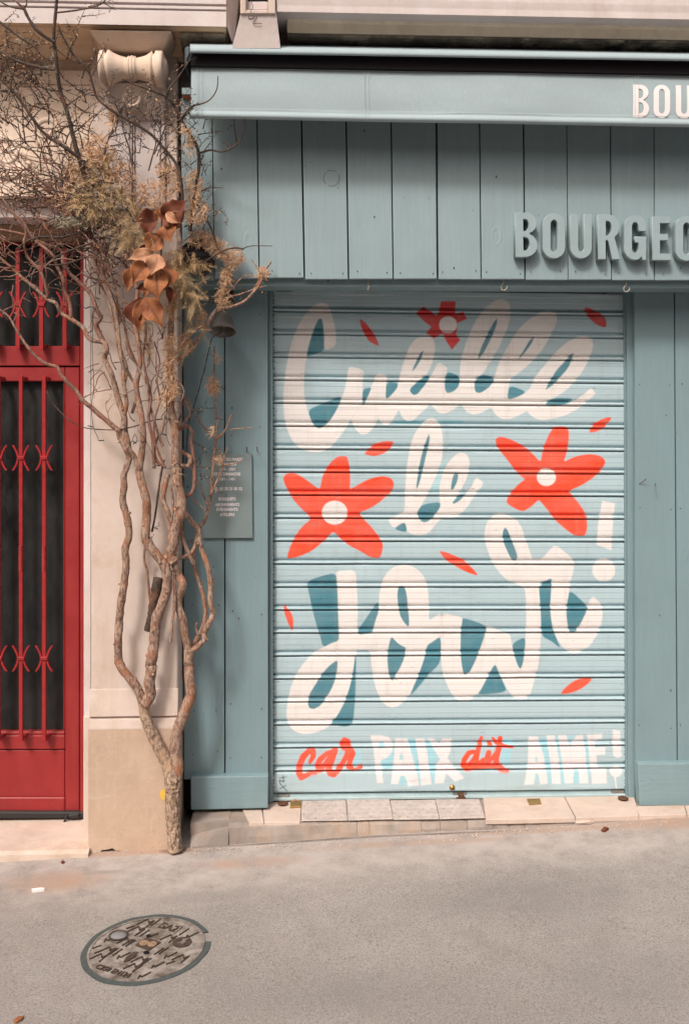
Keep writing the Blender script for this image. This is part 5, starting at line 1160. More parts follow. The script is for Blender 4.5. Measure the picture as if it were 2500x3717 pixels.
bm = bmesh.new(); lathe(bm, [(0, .0255), (.002, .024), (.0024, 0)], gl(*mq(517, 456), 0), (0, 0, 1), 24, False); obj_bm("window", mat_w, mh) if False else obj_bm("window", bm, mat_plain("grey_glass_lens", (.22, .22, .23), .3), mh, True)
bm = bmesh.new(); lathe(bm, [(0, .030), (.0018, .030), (.0019, 0)], gl(*mq(1034, 511), 0), (0, 0, 1), 24, False); em = obj_bm("emblem", bm, M_CASTD, mh)
me = curve_mesh([[mq(*q) for q in ((985, 525), (1030, 510), (1040, 490), (1085, 485), (1050, 505), (1070, 512), (1020, 535), (1035, 518))]], .0004)
mesh_pts(me, lambda x, y, z: gl(x, y, .0024 + z)); link_mesh("emblem_bolt", me, M_CAST, em)
me = curve_mesh([[mq(*q) for q in ((555, 675), (585, 630), (635, 598), (680, 590), (655, 625), (610, 660))]], .0004)
mesh_pts(me, lambda x, y, z: gl(x, y, .0018 + z)); link_mesh("leaf_mark", me, M_CASTD, mh)

# ------------------------------------------------------------------ trained tree
tree = empty("climbing_tree", P(632, 3070, -.20), "bare twisted tree with lichen growing up the pilaster between red door and shopfront", "tree")
def path3(pts, y0, y1, wob=.0, seed=0):
    n = len(pts); out = []
    for i, (x, y) in enumerate(pts):
        d = y0 + (y1 - y0) * i / max(1, n - 1)
        out.append(P(x, y, d + wob * mnoise.noise(Vector((i * .9, seed, 3)))))
    return out
bid = [0]
def branch(pts, r0, r1, y0, y1, mat=None, name="branch", n=9, wob=.02, bark=.16, parent=None, step=.009):
    bid[0] += 1
    p3 = path3(pts, y0, y1, wob, bid[0]); k = MM * .80; m = len(pts)
    rs = [(r0[i] if isinstance(r0, list) else r0 + (r1 - r0) * i / (m - 1)) * k for i in range(m)]
    if isinstance(r0, list): r0 = r0[0]
    q, r = catmull(p3, rs, step)
    r = [a * (1 + .10 * mnoise.noise(Vector((i * .35, bid[0] * 3.3, 0)))) for i, a in enumerate(r)]
    tb = Tubes(); tb.tube(q, r, n, bark, bid[0])
    if r0 > 7 and name == "branch":                    # knots, cut stubs and little spurs
        rr = random.Random(bid[0])
        for i in range(4, len(q) - 4, 3):
            if rr.random() < .34:
                d = Vector((rr.gauss(0, 1), rr.gauss(-.5, .7), rr.gauss(.2, .6))).normalized(); c = Vector(q[i]); R_ = r[i]
                L_ = R_ * rr.choice((.95, 1.1, 1.25, 1.9)); w_ = R_ * rr.uniform(.22, .5)
                tb.tube([c, c + d * R_ * .8, c + d * (R_ * .6 + L_ * .7)], [w_ * 1.5, w_ * 1.1, w_ * .6], 6, .2, i)
    return tb.build(name, mat or M_BARK, parent or tree)
# trunk with flared foot
tk = branch([(637, 3088), (634, 3050), (630, 3000), (627, 2942), (627, 2880), (628, 2835), (618, 2792), (602, 2752), (588, 2730)], [32, 30, 30, 31, 33, 37, 31, 24, 20], 0, -.205, -.205, M_TRUNK, "trunk", 56, 0, -.20, step=.0035)
branch([(614, 2800), (604, 2768), (578, 2715), (548, 2655), (530, 2605), (521, 2548)], 27, 23, -.20, -.215, M_TRUNK, "trunk_fork", 40, 0, -.15, step=.004)
branch([(634, 2850), (645, 2785), (638, 2732), (641, 2668), (660, 2610), (680, 2558), (693, 2521), (688, 2464), (686, 2413), (684, 2396), (686, 2358)], 26, 20, -.20, -.20, M_BARK, "trunk_fork", 22, .01, .12, step=.006)
B = branch
B([(523, 2560), (501, 2502), (472, 2464), (440, 2420), (431, 2390), (430, 2314), (434, 2258), (440, 2192), (452, 2110), (458, 2039), (454, 1993), (468, 1947), (464, 1886), (446, 1819), (451, 1768), (451, 1722), (470, 1661), (458, 1630), (438, 1590), (428, 1555)], 19, 12, -.215, -.30, n=14)
B([(430, 1570), (426, 1560), (378, 1519), (332, 1479), (301, 1453), (276, 1417), (245, 1387), (219, 1356), (209, 1333), (168, 1320), (133, 1295), (105, 1264), (77, 1223), (56, 1188), (31, 1147), (-6, 1120)], 11, 4, -.29, -.34, M_WILLOW)
B([(466, 1640), (462, 1600), (454, 1565), (452, 1514), (434, 1463), (418, 1402), (403, 1351), (380, 1300), (388, 1274), (378, 1244), (340, 1236), (320, 1224), (301, 1188), (265, 1162), (224, 1137), (204, 1101), (173, 1086), (133, 1050), (77, 1004), (46, 973), (-6, 930)], 14, 5, -.28, -.36, M_BARK)
B([(380, 1248), (352, 1193), (349, 1177), (367, 1152), (352, 1126), (334, 1075), (301, 1035), (255, 994), (230, 958), (224, 912), (168, 887), (120, 868), (87, 851), (-6, 832)], 11, 5, -.29, -.38, M_WILLOW)
B([(258, 1155), (255, 1101), (235, 1055), (230, 1014), (209, 968), (189, 922), (128, 871), (80, 800), (40, 770), (-6, 745)], 8, 4, -.33, -.42, M_WILLOW)
B([(175, 1080), (163, 1024), (143, 978), (102, 933), (87, 882), (95, 840), (60, 790), (10, 720)], 7, 3.5, -.34, -.42, M_WILLOW)
B([(524, 2560), (546, 2520), (543, 2476), (552, 2425), (546, 2442 - 30), (554, 2380), (561, 2314), (568, 2248), (592, 2187), (606, 2136), (606, 2080), (588, 2039), (556, 1998), (532, 1960), (528, 1927), (533, 1875), (531, 1814), (515, 1753), (504, 1700)], 24, 17, -.22, -.28, n=18)
B([(506, 1705), (514, 1651), (520, 1600), (520, 1565), (515, 1514), (503, 1453), (495, 1402), (503, 1356), (510, 1310), (505, 1259), (497, 1208), (488, 1140), (500, 1060), (480, 980), (455, 900), (430, 820)], 14, 7, -.28, -.36)
B([(508, 1715), (490, 1661), (464, 1622), (450, 1580), (449, 1524), (460, 1463), (449, 1390), (449, 1340), (440, 1290), (430, 1200), (420, 1130), (395, 1050), (365, 970), (345, 890), (320, 820)], 11, 5, -.28, -.36)
for i, (pts, r) in enumerate((([(480, 1500), (498, 1420), (470, 1360), (440, 1300), (425, 1230), (430, 1150), (410, 1080), (380, 1000), (372, 930), (340, 860), (300, 780), (280, 700)], 7), ([(500, 1330), (470, 1260), (452, 1180), (430, 1120), (418, 1040), (395, 960), (380, 900), (395, 820)], 6), ([(450, 1400), (462, 1340), (440, 1270), (418, 1200), (405, 1130), (385, 1070), (360, 1010), (340, 930), (345, 880)], 6),
                              ([(560, 1700), (555, 1600), (540, 1520), (548, 1440), (530, 1360), (520, 1290), (530, 1200), (515, 1130)], 8), ([(590, 1620), (570, 1560), (545, 1470), (535, 1400), (500, 1330), (470, 1290), (455, 1240)], 6), ([(600, 1700), (575, 1640), (560, 1590), (562, 1520), (580, 1450), (570, 1380), (580, 1310), (560, 1240)], 6))):
    B(pts, r, r * .45, -.27, -.37, M_WILLOW if i % 2 else M_BARK, n=7)
# right hand stem
B([(686, 2370), (673, 2304), (663, 2243), (648, 2202), (650, 2166), (664, 2125), (650, 2090), (636, 2052), (628, 2018)], 17, 17, -.20, -.24, n=16)
B([(634, 2040), (622, 2018), (630, 1967), (638, 1916), (656, 1865), (658, 1814), (648, 1763), (640, 1702), (638, 1641), (634, 1555), (622, 1489), (620, 1412), (617, 1351), (617, 1285), (620, 1208), (624, 1130), (640, 1040), (655, 950), (650, 860), (640, 760)], 24, 9, -.24, -.32, n=20, step=.008, bark=.24)
B([(628, 2010), (606, 2020), (590, 2040)], 14, 9, -.24, -.25)
B([(690, 2362), (716, 2348), (742, 2322), (741, 2299), (760, 2258), (773, 2228), (763, 2182), (765, 2120), (755, 2059), (735, 2003), (724, 1967), (722, 1927), (699, 1896), (673, 1860), (655, 1830)], 12.5, 11, -.20, -.19, n=14)
B([(698, 2345), (724, 2304), (742, 2258), (745, 2212), (737, 2156), (719, 2100), (704, 2049), (704, 1998), (714, 1952), (722, 1920), (745, 1886), (757, 1840), (764, 1807), (770, 1751), (773, 1695), (779, 1639), (784, 1590)], 10.5, 5.5, -.17, -.10)
B([(722, 2306), (712, 2280), (715, 2262)], 6, 3.5, -.2, -.22)
B([(786, 1592), (806, 1577), (822, 1554), (832, 1528), (841, 1505)], 5, 4, -.10, -.12)
B([(784, 1595), (782, 1589), (789, 1545), (785, 1510), (782, 1449), (778, 1380), (777, 1329), (778, 1257)], 6, 3, -.10, -.12)
B([(782, 1592), (778, 1589), (751, 1562), (717, 1517), (690, 1470), (673, 1440)], 5, 3, -.10, -.16)
B([(762, 1800), (784, 1755), (797, 1724), (808, 1693), (812, 1660), (820, 1640), (826, 1622)], 5, 3, -.13, -.12); B([(808, 1690), (835, 1685), (870, 1676), (882, 1662)], 3.5, 2, -.12, -.13)
B([(812, 1652), (790, 1632), (780, 1628)], 3, 2, -.12, -.13); B([(756, 1838), (740, 1800), (730, 1770), (705, 1720), (690, 1690)], 5, 3, -.15, -.17); B([(750, 1855), (715, 1825), (695, 1808)], 3.5, 2, -.17, -.17); B([(835, 1560), (860, 1556), (915, 1553)], 3, 2, -.11, -.12)
B([(705, 2050), (680, 1998), (660, 1940), (655, 1880)], 9, 10, -.2, -.23); B([(724, 1930), (700, 2000), (670, 2020), (640, 2030)], 8, 7, -.19, -.22)
B([(574, 2098), (566, 2150), (556, 2210), (540, 2290)], 21, 19, -.20, -.20, M_TWIG, "broken_stub", 12, .0, .3)
B([(527, 1985), (524, 2030), (536, 2085), (546, 2187), (556, 2233), (562, 2240)], 5, 6, -.22, -.20, M_WILLOW, n=7)
B([(633, 2080), (634, 2187), (625, 2263), (620, 2332)], 6, 7, -.24, -.24, n=8)
B([(612, 1722), (602, 1753), (592, 1814), (612, 1865), (620, 1927), (624, 1980)], 11, 13, -.25, -.24, n=9)
B([(620, 1900), (628, 1850), (626, 1800), (618, 1760)], 6, 5, -.25, -.26)
B([(673, 1804), (699, 1784), (706, 1743), (704, 1677), (694, 1600), (699, 1637 - 60), (694, 1560), (679, 1545), (650, 1560)], 8, 7, -.22, -.22, M_WILLOW, n=8); B([(660, 1500), (640, 1560), (680, 1520), (690, 1500), (670, 1450), (650, 1420)], 5, 3, -.24, -.26, M_WILLOW, n=7)
B([(655, 1690), (685, 1690), (690, 1660), (660, 1640)], 10, 8, -.24, -.22)
B([(582, 1690), (560, 1650), (568, 1600), (590, 1560), (600, 1500)], 8, 4, -.26, -.3)
B([(552, 2000 - 70), (562, 1880), (575, 1790), (585, 1720), (596, 1670)], 4, 5, -.24, -.27, M_TWIG, n=7)
# bough towards the lamp
B([(640, 1310), (693, 1270), (737, 1209), (765, 1154), (789, 1123), (840, 1113), (885, 1095), (915, 1065), (940, 1034), (953, 989), (975, 965), (984, 948)], 9, 3.5, -.26, -.235); B([(789, 1125), (823, 1082), (874, 1068), (919, 1051), (967, 1037)], 5, 2.5, -.24, -.24); B([(953, 1000), (930, 965), (912, 942)], 3, 2, -.236, -.24)
B([(915, 1060), (940, 1010), (900, 1000), (870, 1015), (850, 1040), (830, 1062)], 3.5, 2.5, -.236, -.24)
B([(600, 1330), (640, 1280), (680, 1225), (720, 1190), (740, 1180)], 6, 3, -.33, -.33, n=8); B([(640, 1500), (668, 1420), (640, 1380)], 4, 3, -.3, -.32)
# dark thorn boughs over the upper wall
T = lambda pts, r0, r1, y0=-.44, y1=-.36: branch(pts, r0 * 1.2, r1 * 1.15, y0, y1, M_TWIG, "branch", 7, .015, .18)
T([(209, -20), (201, 66), (196, 138), (204, 204), (212, 286), (224, 347), (245, 408), (260, 469), (278, 541), (306, 638), (330, 760), (350, 850)], 5, 9, -.56, -.36)
T([(84, 20), (102, 61), (133, 107), (173, 138), (199, 153)], 5, 6, -.56, -.54); T([(40, -10), (70, 15), (87, 28)], 2.5, 4, -.56, -.56); T([(96, -10), (97, 18), (88, 30)], 2.5, 3, -.56, -.56); T([(-5, 2), (40, 25), (84, 32)], 2, 3.5, -.56, -.56)
T([(204, 46), (286, 36), (357, 20), (388, -4)], 3, 2, -.55, -.55); T([(380, 12), (420, 36)], 2, 1.2, -.55, -.55)
T([(215, 96), (219, 112), (255, 179), (270, 200), (306, 235), (327, 270), (337, 306), (352, 352), (388, 388), (434, 418), (490, 449), (551, 490), (597, 541), (643, 602), (660, 680), (662, 760)], 3, 6, -.54, -.38)
T([(696, 190), (690, 215), (668, 250), (640, 290), (615, 320), (600, 360)], 2, 3.5, -.46, -.415); T([(444, 286), (490, 306), (561, 332), (612, 357), (638, 393), (658, 434), (679, 470), (714, 530), (724, 587), (714, 660), (700, 760), (690, 840)], 3, 7, -.44, -.30)
T([(-5, 280), (61, 347), (122, 434), (168, 490), (245, 541), (306, 592), (370, 680), (400, 780)], 4, 8, -.52, -.36); T([(-5, 76), (40, 110), (80, 140), (120, 165), (145, 195)], 4, 3, -.52, -.52); T([(-5, 180), (50, 215), (120, 238), (200, 255)], 4, 5, -.53, -.52)
T([(704, 383), (755, 367), (786, 327), (791, 276)], 3, 1.5, -.43, -.45); T([(650, 440), (680, 400), (706, 380)], 4, 3, -.42, -.43)
T([(716, 560), (760, 545), (810, 550), (861, 521), (887, 470), (887, 429)], 4, 1.8, -.30, -.42); T([(861, 525), (852, 470), (850, 432)], 2.2, 1.5, -.31, -.42); T([(835, 548), (820, 520), (805, 518)], 2, 1.2, -.31, -.31)
T([(720, 700), (760, 682), (808, 682)], 2.5, 1.3, -.28, -.30); T([(735, 760), (775, 850), (790, 900), (830, 930)], 3.5, 2, -.28, -.3); T([(880, 905), (910, 893), (990, 893)], 2.2, 1.3, -.3, -.3); T([(730, 960), (800, 915), (850, 900), (885, 905)], 4, 2.5, -.3, -.3)
T([(660, 434), (690, 400), (720, 372)], 2.5, 1.5, -.42, -.415); T([(560, 560), (585, 500), (610, 440), (630, 420)], 3, 1.8, -.42, -.415); T([(480, 600), (470, 540), (450, 480), (440, 420), (420, 380)], 3, 1.8, -.42, -.415); T([(540, 620), (556, 560), (566, 520), (560, 480)], 3, 1.8, -.42, -.415)
T([(380, 560), (395, 500), (420, 470), (430, 430)], 4, 2, -.42, -.415)
T([(320, 830), (230, 860), (150, 860), (100, 875), (60, 905)], 5, 3, -.38, -.40); T([(430, 900), (350, 920), (250, 955), (190, 962), (130, 955)], 4, 2.4, -.38, -.40); T([(340, 880), (280, 900), (210, 930), (170, 960)], 4, 2.5, -.39, -.4); T([(420, 700), (330, 715), (240, 700), (180, 690), (100, 700)], 4, 2, -.38, -.42)
T([(440, 820), (340, 800), (260, 790), (170, 800), (130, 830)], 5, 3, -.37, -.4)
T([(170, 1420), (190, 1460), (225, 1500), (260, 1530), (300, 1550), (350, 1558), (420, 1560), (480, 1550), (560, 1525), (620, 1520)], 1.6, 2.2, -.3, -.3)
# twigs
tw = Tubes(); tr = Tubes(); bd = Tubes()
def twig(px, py, a, L, y, r=2.6, wav=.42, spur=True, tb=tw, dep=0, dy=-.00008):
    n = max(4, int(L / 11)); pts = []; rs = []; sd = random.uniform(0, 99)
    x, yy, d = px, py, y
    for i in range(n + 1):
        pts.append(P(x, yy, d)); rs.append(max(.0007, r * MM * (1 - .72 * i / n)))
        a += wav * mnoise.noise(Vector((i * .55, sd, 0))) * .9
        st = L / n; x += math.cos(a) * st; yy += math.sin(a) * st; d += random.uniform(-.006, .006) + dy * st
        if spur and i > 0:
            for _ in range(random.choice((0, 0, 1, 1, 1))):
                s = random.choice((-1, 1)); b = a + s * random.uniform(.7, 1.4); l = random.uniform(6, 17)
                e = (x + math.cos(b) * l, yy + math.sin(b) * l)
                tb.tube([P(x, yy, d), P((x + e[0]) / 2 + random.uniform(-2, 2), (yy + e[1]) / 2 + random.uniform(-2, 2), d + random.uniform(-.006, .006)), P(*e, d + random.uniform(-.01, .01))], [.0011, .0010, .0017 if random.random() < .6 else .0006], 4)
        if dep < 2 and i > 1 and random.random() < (.105 if spur else .10):
            twig(x, yy, a + random.choice((-1, 1)) * random.uniform(.5, 1.1), L * random.uniform(.3, .55), d, r * .7, wav, spur, tb, dep + 1)
    tb.tube(pts, rs, 5)
    if spur:
        for q in pts[1::2]:
            if random.random() < .5: bd.tube([q, q + Vector((random.gauss(0, .004), -.003, random.gauss(0, .004)))], [.0024, .0012], 4)
def depth_at(px, py): return -.31 - .13 * max(0, min(1, (900 - py) / 800)) if px < 620 else -.26 - .14 * max(0, min(1, (520 - py) / 150))
for _ in range(84):                                  # dark thorn twigs, densest over the bracket panel
    x = random.gauss(225, 125); y = random.gauss(500, 185)
    if not (-20 < x < 440 and 110 < y < 900) or (x > 330 and y < 420): continue
    twig(x, y, random.choice((random.gauss(-2.3, .5), random.gauss(-1.3, .45), random.gauss(-2.8, .4))), random.uniform(80, 230), depth_at(x, y) + random.uniform(-.07, .05))
for _ in range(36):
    x = random.uniform(-10, 180); y = random.uniform(150, 460)
    twig(x, y, random.gauss(-2.2, .7), random.uniform(50, 130), depth_at(x, y) + random.uniform(-.05, .03))
for _ in range(62):
    x = random.gauss(535, 95); y = random.gauss(470, 130)
    if not (380 < x < 720 and 250 < y < 740) or (y < 400 and random.random() < .6): continue
    twig(x, y, random.gauss(-1.5, .7), random.uniform(60, 150), depth_at(x, y) + random.uniform(-.05, .03), 1.9)
for _ in range(34):
    x = random.gauss(690, 40); y = random.uniform(420, 1050)
    twig(x, y, random.gauss(-.9, .9), random.uniform(30, 100), depth_at(x, y) + random.uniform(-.04, .03), 1.9)
for _ in range(60):
    x = random.gauss(380, 80); y = random.gauss(800, 90)
    twig(x, y, random.gauss(-2.5, .9), random.uniform(50, 150), -.36 + random.uniform(-.07, .06))
for (x, y, a) in ((770, 1640, -.2), (765, 1700, 2.9), (770, 1740, -2.7), (775, 1780, .4), (778, 1480, 3.0), (780, 1520, -.1), (785, 1400, .3), (700, 1600, .8), (655, 1560, -2.4), (600, 1500, -.2), (540, 1930, -.6), (560, 1940, 2.4), (700, 1960, 2.9), (640, 2010, .4), (740, 1290, -.5), (800, 1120, -2.0), (870, 1090, -.9), (930, 1050, .6), (950, 1010, -.3)):
    twig(x, y, a, random.uniform(20, 60), -.15 if y > 1350 else -.245, 1.8, .6)
o = tw.build("thorn_twigs", M_TWIG, tree); o['kind'] = 'stuff'; o = bd.build("twig_buds", M_LICHEN, tree); o['kind'] = 'stuff'
for _ in range(75):                                   # wavy red willow shoots sweeping up to the left
    t = random.random(); x = 455 - 250 * t + random.gauss(0, 35); y = 1030 - 330 * t + random.gauss(0, 60)
    twig(x, y, random.gauss(-2.25, .35), random.uniform(140, 340), -.33 + random.uniform(-.05, .05), 2.8, .85, False, tr)
for _ in range(22):
    x = random.uniform(0, 200); y = random.uniform(760, 1000)
    twig(x, y, random.gauss(-2.5, .5), random.uniform(80, 190), -.38 + random.uniform(-.04, .04), 2.4, .9, False, tr)
for _ in range(26):
    x = random.uniform(400, 600); y = random.uniform(1150, 1560)
    twig(x, y, random.gauss(-1.7, .8), random.uniform(60, 170), -.27 + random.uniform(-.04, .04), 2.2, .9, False, tr)
for (x, y, a, L) in ((10, 1130, -.6, 90), (50, 1170, -.9, 70), (0, 970, -.1, 60), (20, 980, .2, 70), (30, 1160, -2.4, 60), (300, 1450, -.9, 80), (380, 1350, 2.6, 110), (360, 1320, 2.9, 60), (520, 1400, 2.8, 120), (460, 1290, -.3, 80), (330, 1380, -1.0, 70), (205, 945, -1.8, 60)): twig(x, y, a, L, -.31, 2.2, .8, False, tr)
o = tr.build("willow_shoots", M_WILLOW, tree); o['kind'] = 'stuff'
# lichen tufts and dry fern
def tuft(px, py, rx, ry, y, n, mat, name, L=.028, r=.0011, droop=.35):
    tb = Tubes()
    for _ in range(n):
        a = random.uniform(0, 2 * math.pi); q = math.sqrt(random.random())
        o_ = P(px + rx * q * math.cos(a), py + ry * q * math.sin(a), y + random.uniform(-.03, .02))
        d = Vector((random.gauss(0, 1), random.gauss(-.35, .8), random.gauss(-droop, .8))).normalized(); l = L * random.uniform(.5, 1.2)
        pts = [o_]
        for i in range(3):
            d = (d + Vector((random.gauss(0, .5), random.gauss(0, .5), random.gauss(-.12, .5)))).normalized(); pts.append(pts[-1] + d * l / 3)
        tb.tube(pts, [r, r * .95, r * .8, r * .5], 3, cap=False)
        if random.random() < .6:
            e = pts[1]; d2 = Vector((random.gauss(0, 1), random.gauss(-.3, .8), random.gauss(0, 1))).normalized()
            tb.tube([e, e + d2 * l * .3, e + d2 * l * .55 + Vector((0, 0, random.gauss(0, .003)))], [r * .8, r * .7, r * .4], 3, cap=False)
    return tb.build(name, mat, tree, False)
LT = [(300, 560, 46, 60, -.38, 130), (440, 640, 50, 50, -.38, 150), (490, 700, 50, 44, -.37, 140), (370, 790, 64, 40, -.37, 150), (280, 640, 50, 50, -.38, 120), (250, 720, 60, 40, -.38, 110), (620, 660, 42, 52, -.36, 230), (705, 680, 30, 66, -.32, 210), (712, 770, 44, 42, -.32, 200), (725, 865, 42, 34, -.26, 170), (850, 935, 36, 34, -.245, 190), (800, 905, 30, 36, -.25, 120), (770, 880, 30, 30, -.25, 90), (822, 1010, 20, 44, -.24, 150), (806, 1080, 24, 40, -.235, 140), (953, 990, 17, 22, -.24, 80), (727, 1157, 18, 30, -.25, 70), (676, 1246, 24, 36, -.27, 110), (620, 1270, 22, 62, -.34, 190), (616, 1340, 22, 40, -.33, 110), (622, 1418, 26, 40, -.32, 130), (777, 1400, 22, 34, -.12, 130), (789, 1301, 8, 16, -.12, 24), (793, 1668, 10, 14, -.12, 30), (357, 545, 48, 60, -.40, 220), (400, 600, 40, 60, -.38, 160), (340, 640, 60, 60, -.37, 170), (560, 700, 50, 50, -.37, 150), (540, 760, 60, 40, -.36, 130), (690, 520, 14, 60, -.36, 90), (670, 470, 12, 20, -.4, 30), (600, 610, 40, 22, -.38, 80), (405, 420, 16, 40, -.42, 60), (460, 880, 50, 60, -.34, 140), (620, 1100, 22, 60, -.34, 150), (560, 990, 30, 50, -.34, 80), (620, 960, 24, 50, -.34, 120), (520, 1190, 18, 40, -.33, 60), (540, 1250, 16, 50, -.33, 60), (590, 1450, 16, 30, -.31, 40), (640, 1700, 10, 60, -.27, 40), (770, 1560, 8, 20, -.19, 20)]
for i, a in enumerate(LT): tuft(*a, M_LICHEN, "lichen_tuft")
for a in ((330, 800, 70, 26, -.38, 180), (240, 805, 50, 20, -.4, 110), (420, 770, 50, 40, -.37, 120), (430, 850, 50, 40, -.36, 120), (290, 700, 40, 26, -.38, 80), (202, 230, 12, 60, -.45, 34), (180, 245, 36, 8, -.44, 22), (240, 400, 14, 50, -.43, 30), (530, 1180, 20, 30, -.34, 50), (75, 150, 16, 26, -.44, 14)): tuft(*a, M_GREYLICHEN, "grey_lichen_tuft", .022, .0010, 0)
def fern(px, py, rx, ry, y, n, name="fern_spray"):
    tb = Tubes()
    for _ in range(n):
        a = random.uniform(0, 2 * math.pi); q = math.sqrt(random.random()); o_ = P(px + rx * q * math.cos(a), py + ry * q * math.sin(a), y + random.uniform(-.04, .02))
        d = Vector((random.gauss(.1, .7), random.gauss(-.4, .4), random.gauss(-.25, .6))).normalized(); l = random.uniform(.05, .10); m = 14
        side = d.cross(Vector((0, -1, .2))).normalized(); pts = [o_ + d * l * i / m + Vector((0, 0, -.012)) * (i / m) ** 2 for i in range(m + 1)]
        tb.tube([pts[0], pts[m // 2], pts[m]], [.0008, .0007, .0004], 3, cap=False)
        for i in range(1, m):
            for s in (-1, 1):
                nl = .020 * (1 - i / m * .7); e = pts[i] + (side * s + d * .8 + Vector((random.gauss(0, .3), random.gauss(0, .3), random.gauss(0, .3)))).normalized() * nl
                tb.tube([pts[i], e], [.0007, .0004], 3, cap=False)
    return tb.build(name, M_FERN, tree, False)
for a in ((383, 612, 50, 40, -.40, 14), (398, 705, 86, 50, -.39, 32), (470, 770, 66, 50, -.38, 28), (500, 830, 46, 60, -.38, 30), (330, 740, 60, 40, -.40, 18), (672, 950, 40, 50, -.36, 30), (668, 1030, 34, 60, -.36, 28), (690, 1080, 30, 50, -.35, 14), (640, 1010, 20, 60, -.36, 12), (676, 1220, 22, 30, -.30, 6), (455, 850, 50, 40, -.37, 16), (706, 1170, 16, 26, -.28, 4)): fern(*a)
# big dry leaves hanging as a garland
gar = empty("leaf_garland", P(590, 850, -.42), "hanging garland of big curled brown leaves tied in the tree's branches", "garland")
gk = 340 / 1468.0
def gq(X, Y): return (380 + gk * X, 700 + gk * Y)
def leaf(b, t, w, y, mat, fold=.25, curl=.2, bend=0.0, tip=.35, twist=0.0, parent=gar, name="leaf"):
    B_, T_ = P(*gq(*b), y), P(*gq(*t), y - .012)
    ax_ = T_ - B_; L_ = ax_.length; ax_.normalize(); view = Vector((0, -1, 0)); sd = ax_.cross(view).normalized(); nr = sd.cross(ax_).normalized()
    if nr.y > 0: nr = -nr
    hw = w * gk * MM * 1.05 / 2; m, h = 60, 7; bm = bmesh.new(); vl = bm.verts.layers.float_color.new('vein'); rows = []; ph = random.uniform(0, 6)
    for i in range(m + 1):
        s = i / m
        wd = hw * (math.sin(math.pi * min(1, s ** .80)) ** .90) * (1.0 if s < .62 else 1 - .62 * math.sin((s - .62) / .38 * math.pi / 2) ** 1.1)
        if i in (0, m): wd = .0008
        c = B_ + ax_ * L_ * s + sd * bend * L_ * math.sin(math.pi * s) + nr * (curl * L_ * (.25 - (s - .5) ** 2))
        tw_ = twist * (s - .3); sd2 = sd * math.cos(tw_) + nr * math.sin(tw_); nr2 = nr * math.cos(tw_) - sd * math.sin(tw_); row = []
        for k in range(-h, h + 1):
            f = k / h
            z = fold * wd * abs(f) ** 1.5 + .34 * wd * math.sin(s * 9 + ph + (1.6 if f > 0 else 0)) * abs(f) ** 1.3 + (.14 * wd if k == 0 else 0) * -.25
            row.append(bm.verts.new(c + sd2 * wd * f + nr2 * z))
        rows.append(row)
    for a, b_ in zip(rows, rows[1:]):
        for k in range(2 * h): bm.faces.new((a[k], a[k + 1], b_[k + 1], b_[k]))
    for i, r_ in enumerate(rows):
        for k, v in enumerate(r_):
            f = abs(k - h) / h; q = max(math.exp(-(f * 7) ** 2), .55 * max(0, 1 - 3.2 * abs(((i / m * 9 - f * 1.6) % 1) - .5)) * (1 - f)); v[vl] = (q, q, q, 1)
    thicken(bm, .0007)
    o_ = obj_bm(name, bm, mat, parent, True)
    return o_
LV = [((905, 395), (1290, 105), 330, -.415, M_LEAFD, .35, .1, .12), ((1090, 560), (1285, 270), 190, -.408, M_LEAFP, .3, .1, -.1), ((895, 385), (1220, 500), 190, -.425, M_LEAFD, .2, .1, .0), ((960, 320), (1215, 480), 120, -.437, M_LEAFP, .5, .25, .05),
      ((840, 420), (465, 400), 300, -.425, M_LEAFD, .3, .15, -.12), ((890, 400), (815, 205), 85, -.42, M_LEAF, .4, .1, 0), ((945, 505), (1045, 775), 265, -.43, M_LEAF, .3, .2, .06),
      ((880, 660), (640, 950), 265, -.425, M_LEAF, .2, .15, .0), ((800, 945), (470, 890), 120, -.415, M_LEAFD, .5, .1, .1), ((785, 965), (360, 1050), 200, -.43, M_LEAFP, .25, .2, .05),
      ((520, 1150), (355, 1580), 190, -.42, M_LEAF, .45, .2, .12), ((720, 1120), (440, 1440), 260, -.435, M_LEAF, .35, .25, .06), ((900, 1150), (930, 1540), 220, -.425, M_LEAF, .45, .2, -.28), ((1000, 1470), (1010, 1760), 110, -.425, M_LEAFD, .5, .2, -.08),
      ((820, 1180), (860, 1715), 290, -.445, M_LEAF, .3, .3, .05), ((830, 960), (720, 1300), 240, -.465, M_LEAFP, .3, .35, -.08), ((710, 1460), (630, 1650), 110, -.425, M_LEAF, .4, .2, 0),
      ((600, 1640), (545, 2170), 230, -.42, M_LEAFD, .4, .2, .22), ((610, 1680), (560, 2170), 190, -.435, M_LEAF, .5, .25, .03), ((625, 1650), (925, 2120), 270, -.45, M_LEAF, .25, .3, .02), ((700, 1480), (480, 1500), 130, -.42, M_LEAFD, .3, .2, 0)]
for b, t, w, y, mt, fo, cu_, be in LV: leaf(b, t, w * 1.06, y, mt, fo * 1.5, cu_ * 1.3, be + random.uniform(-.06, .06), twist=random.uniform(-.9, .9))
tb = Tubes(); q, r = catmull([P(*gq(X, Y), -.41) for X, Y in ((905, 250), (898, 400), (893, 600), (888, 800), (885, 1000), (850, 1180), (720, 1450), (610, 1620))], [.0026] * 8, .012); tb.tube(q, r, 7); tb.build("stem", M_TWIG, gar)

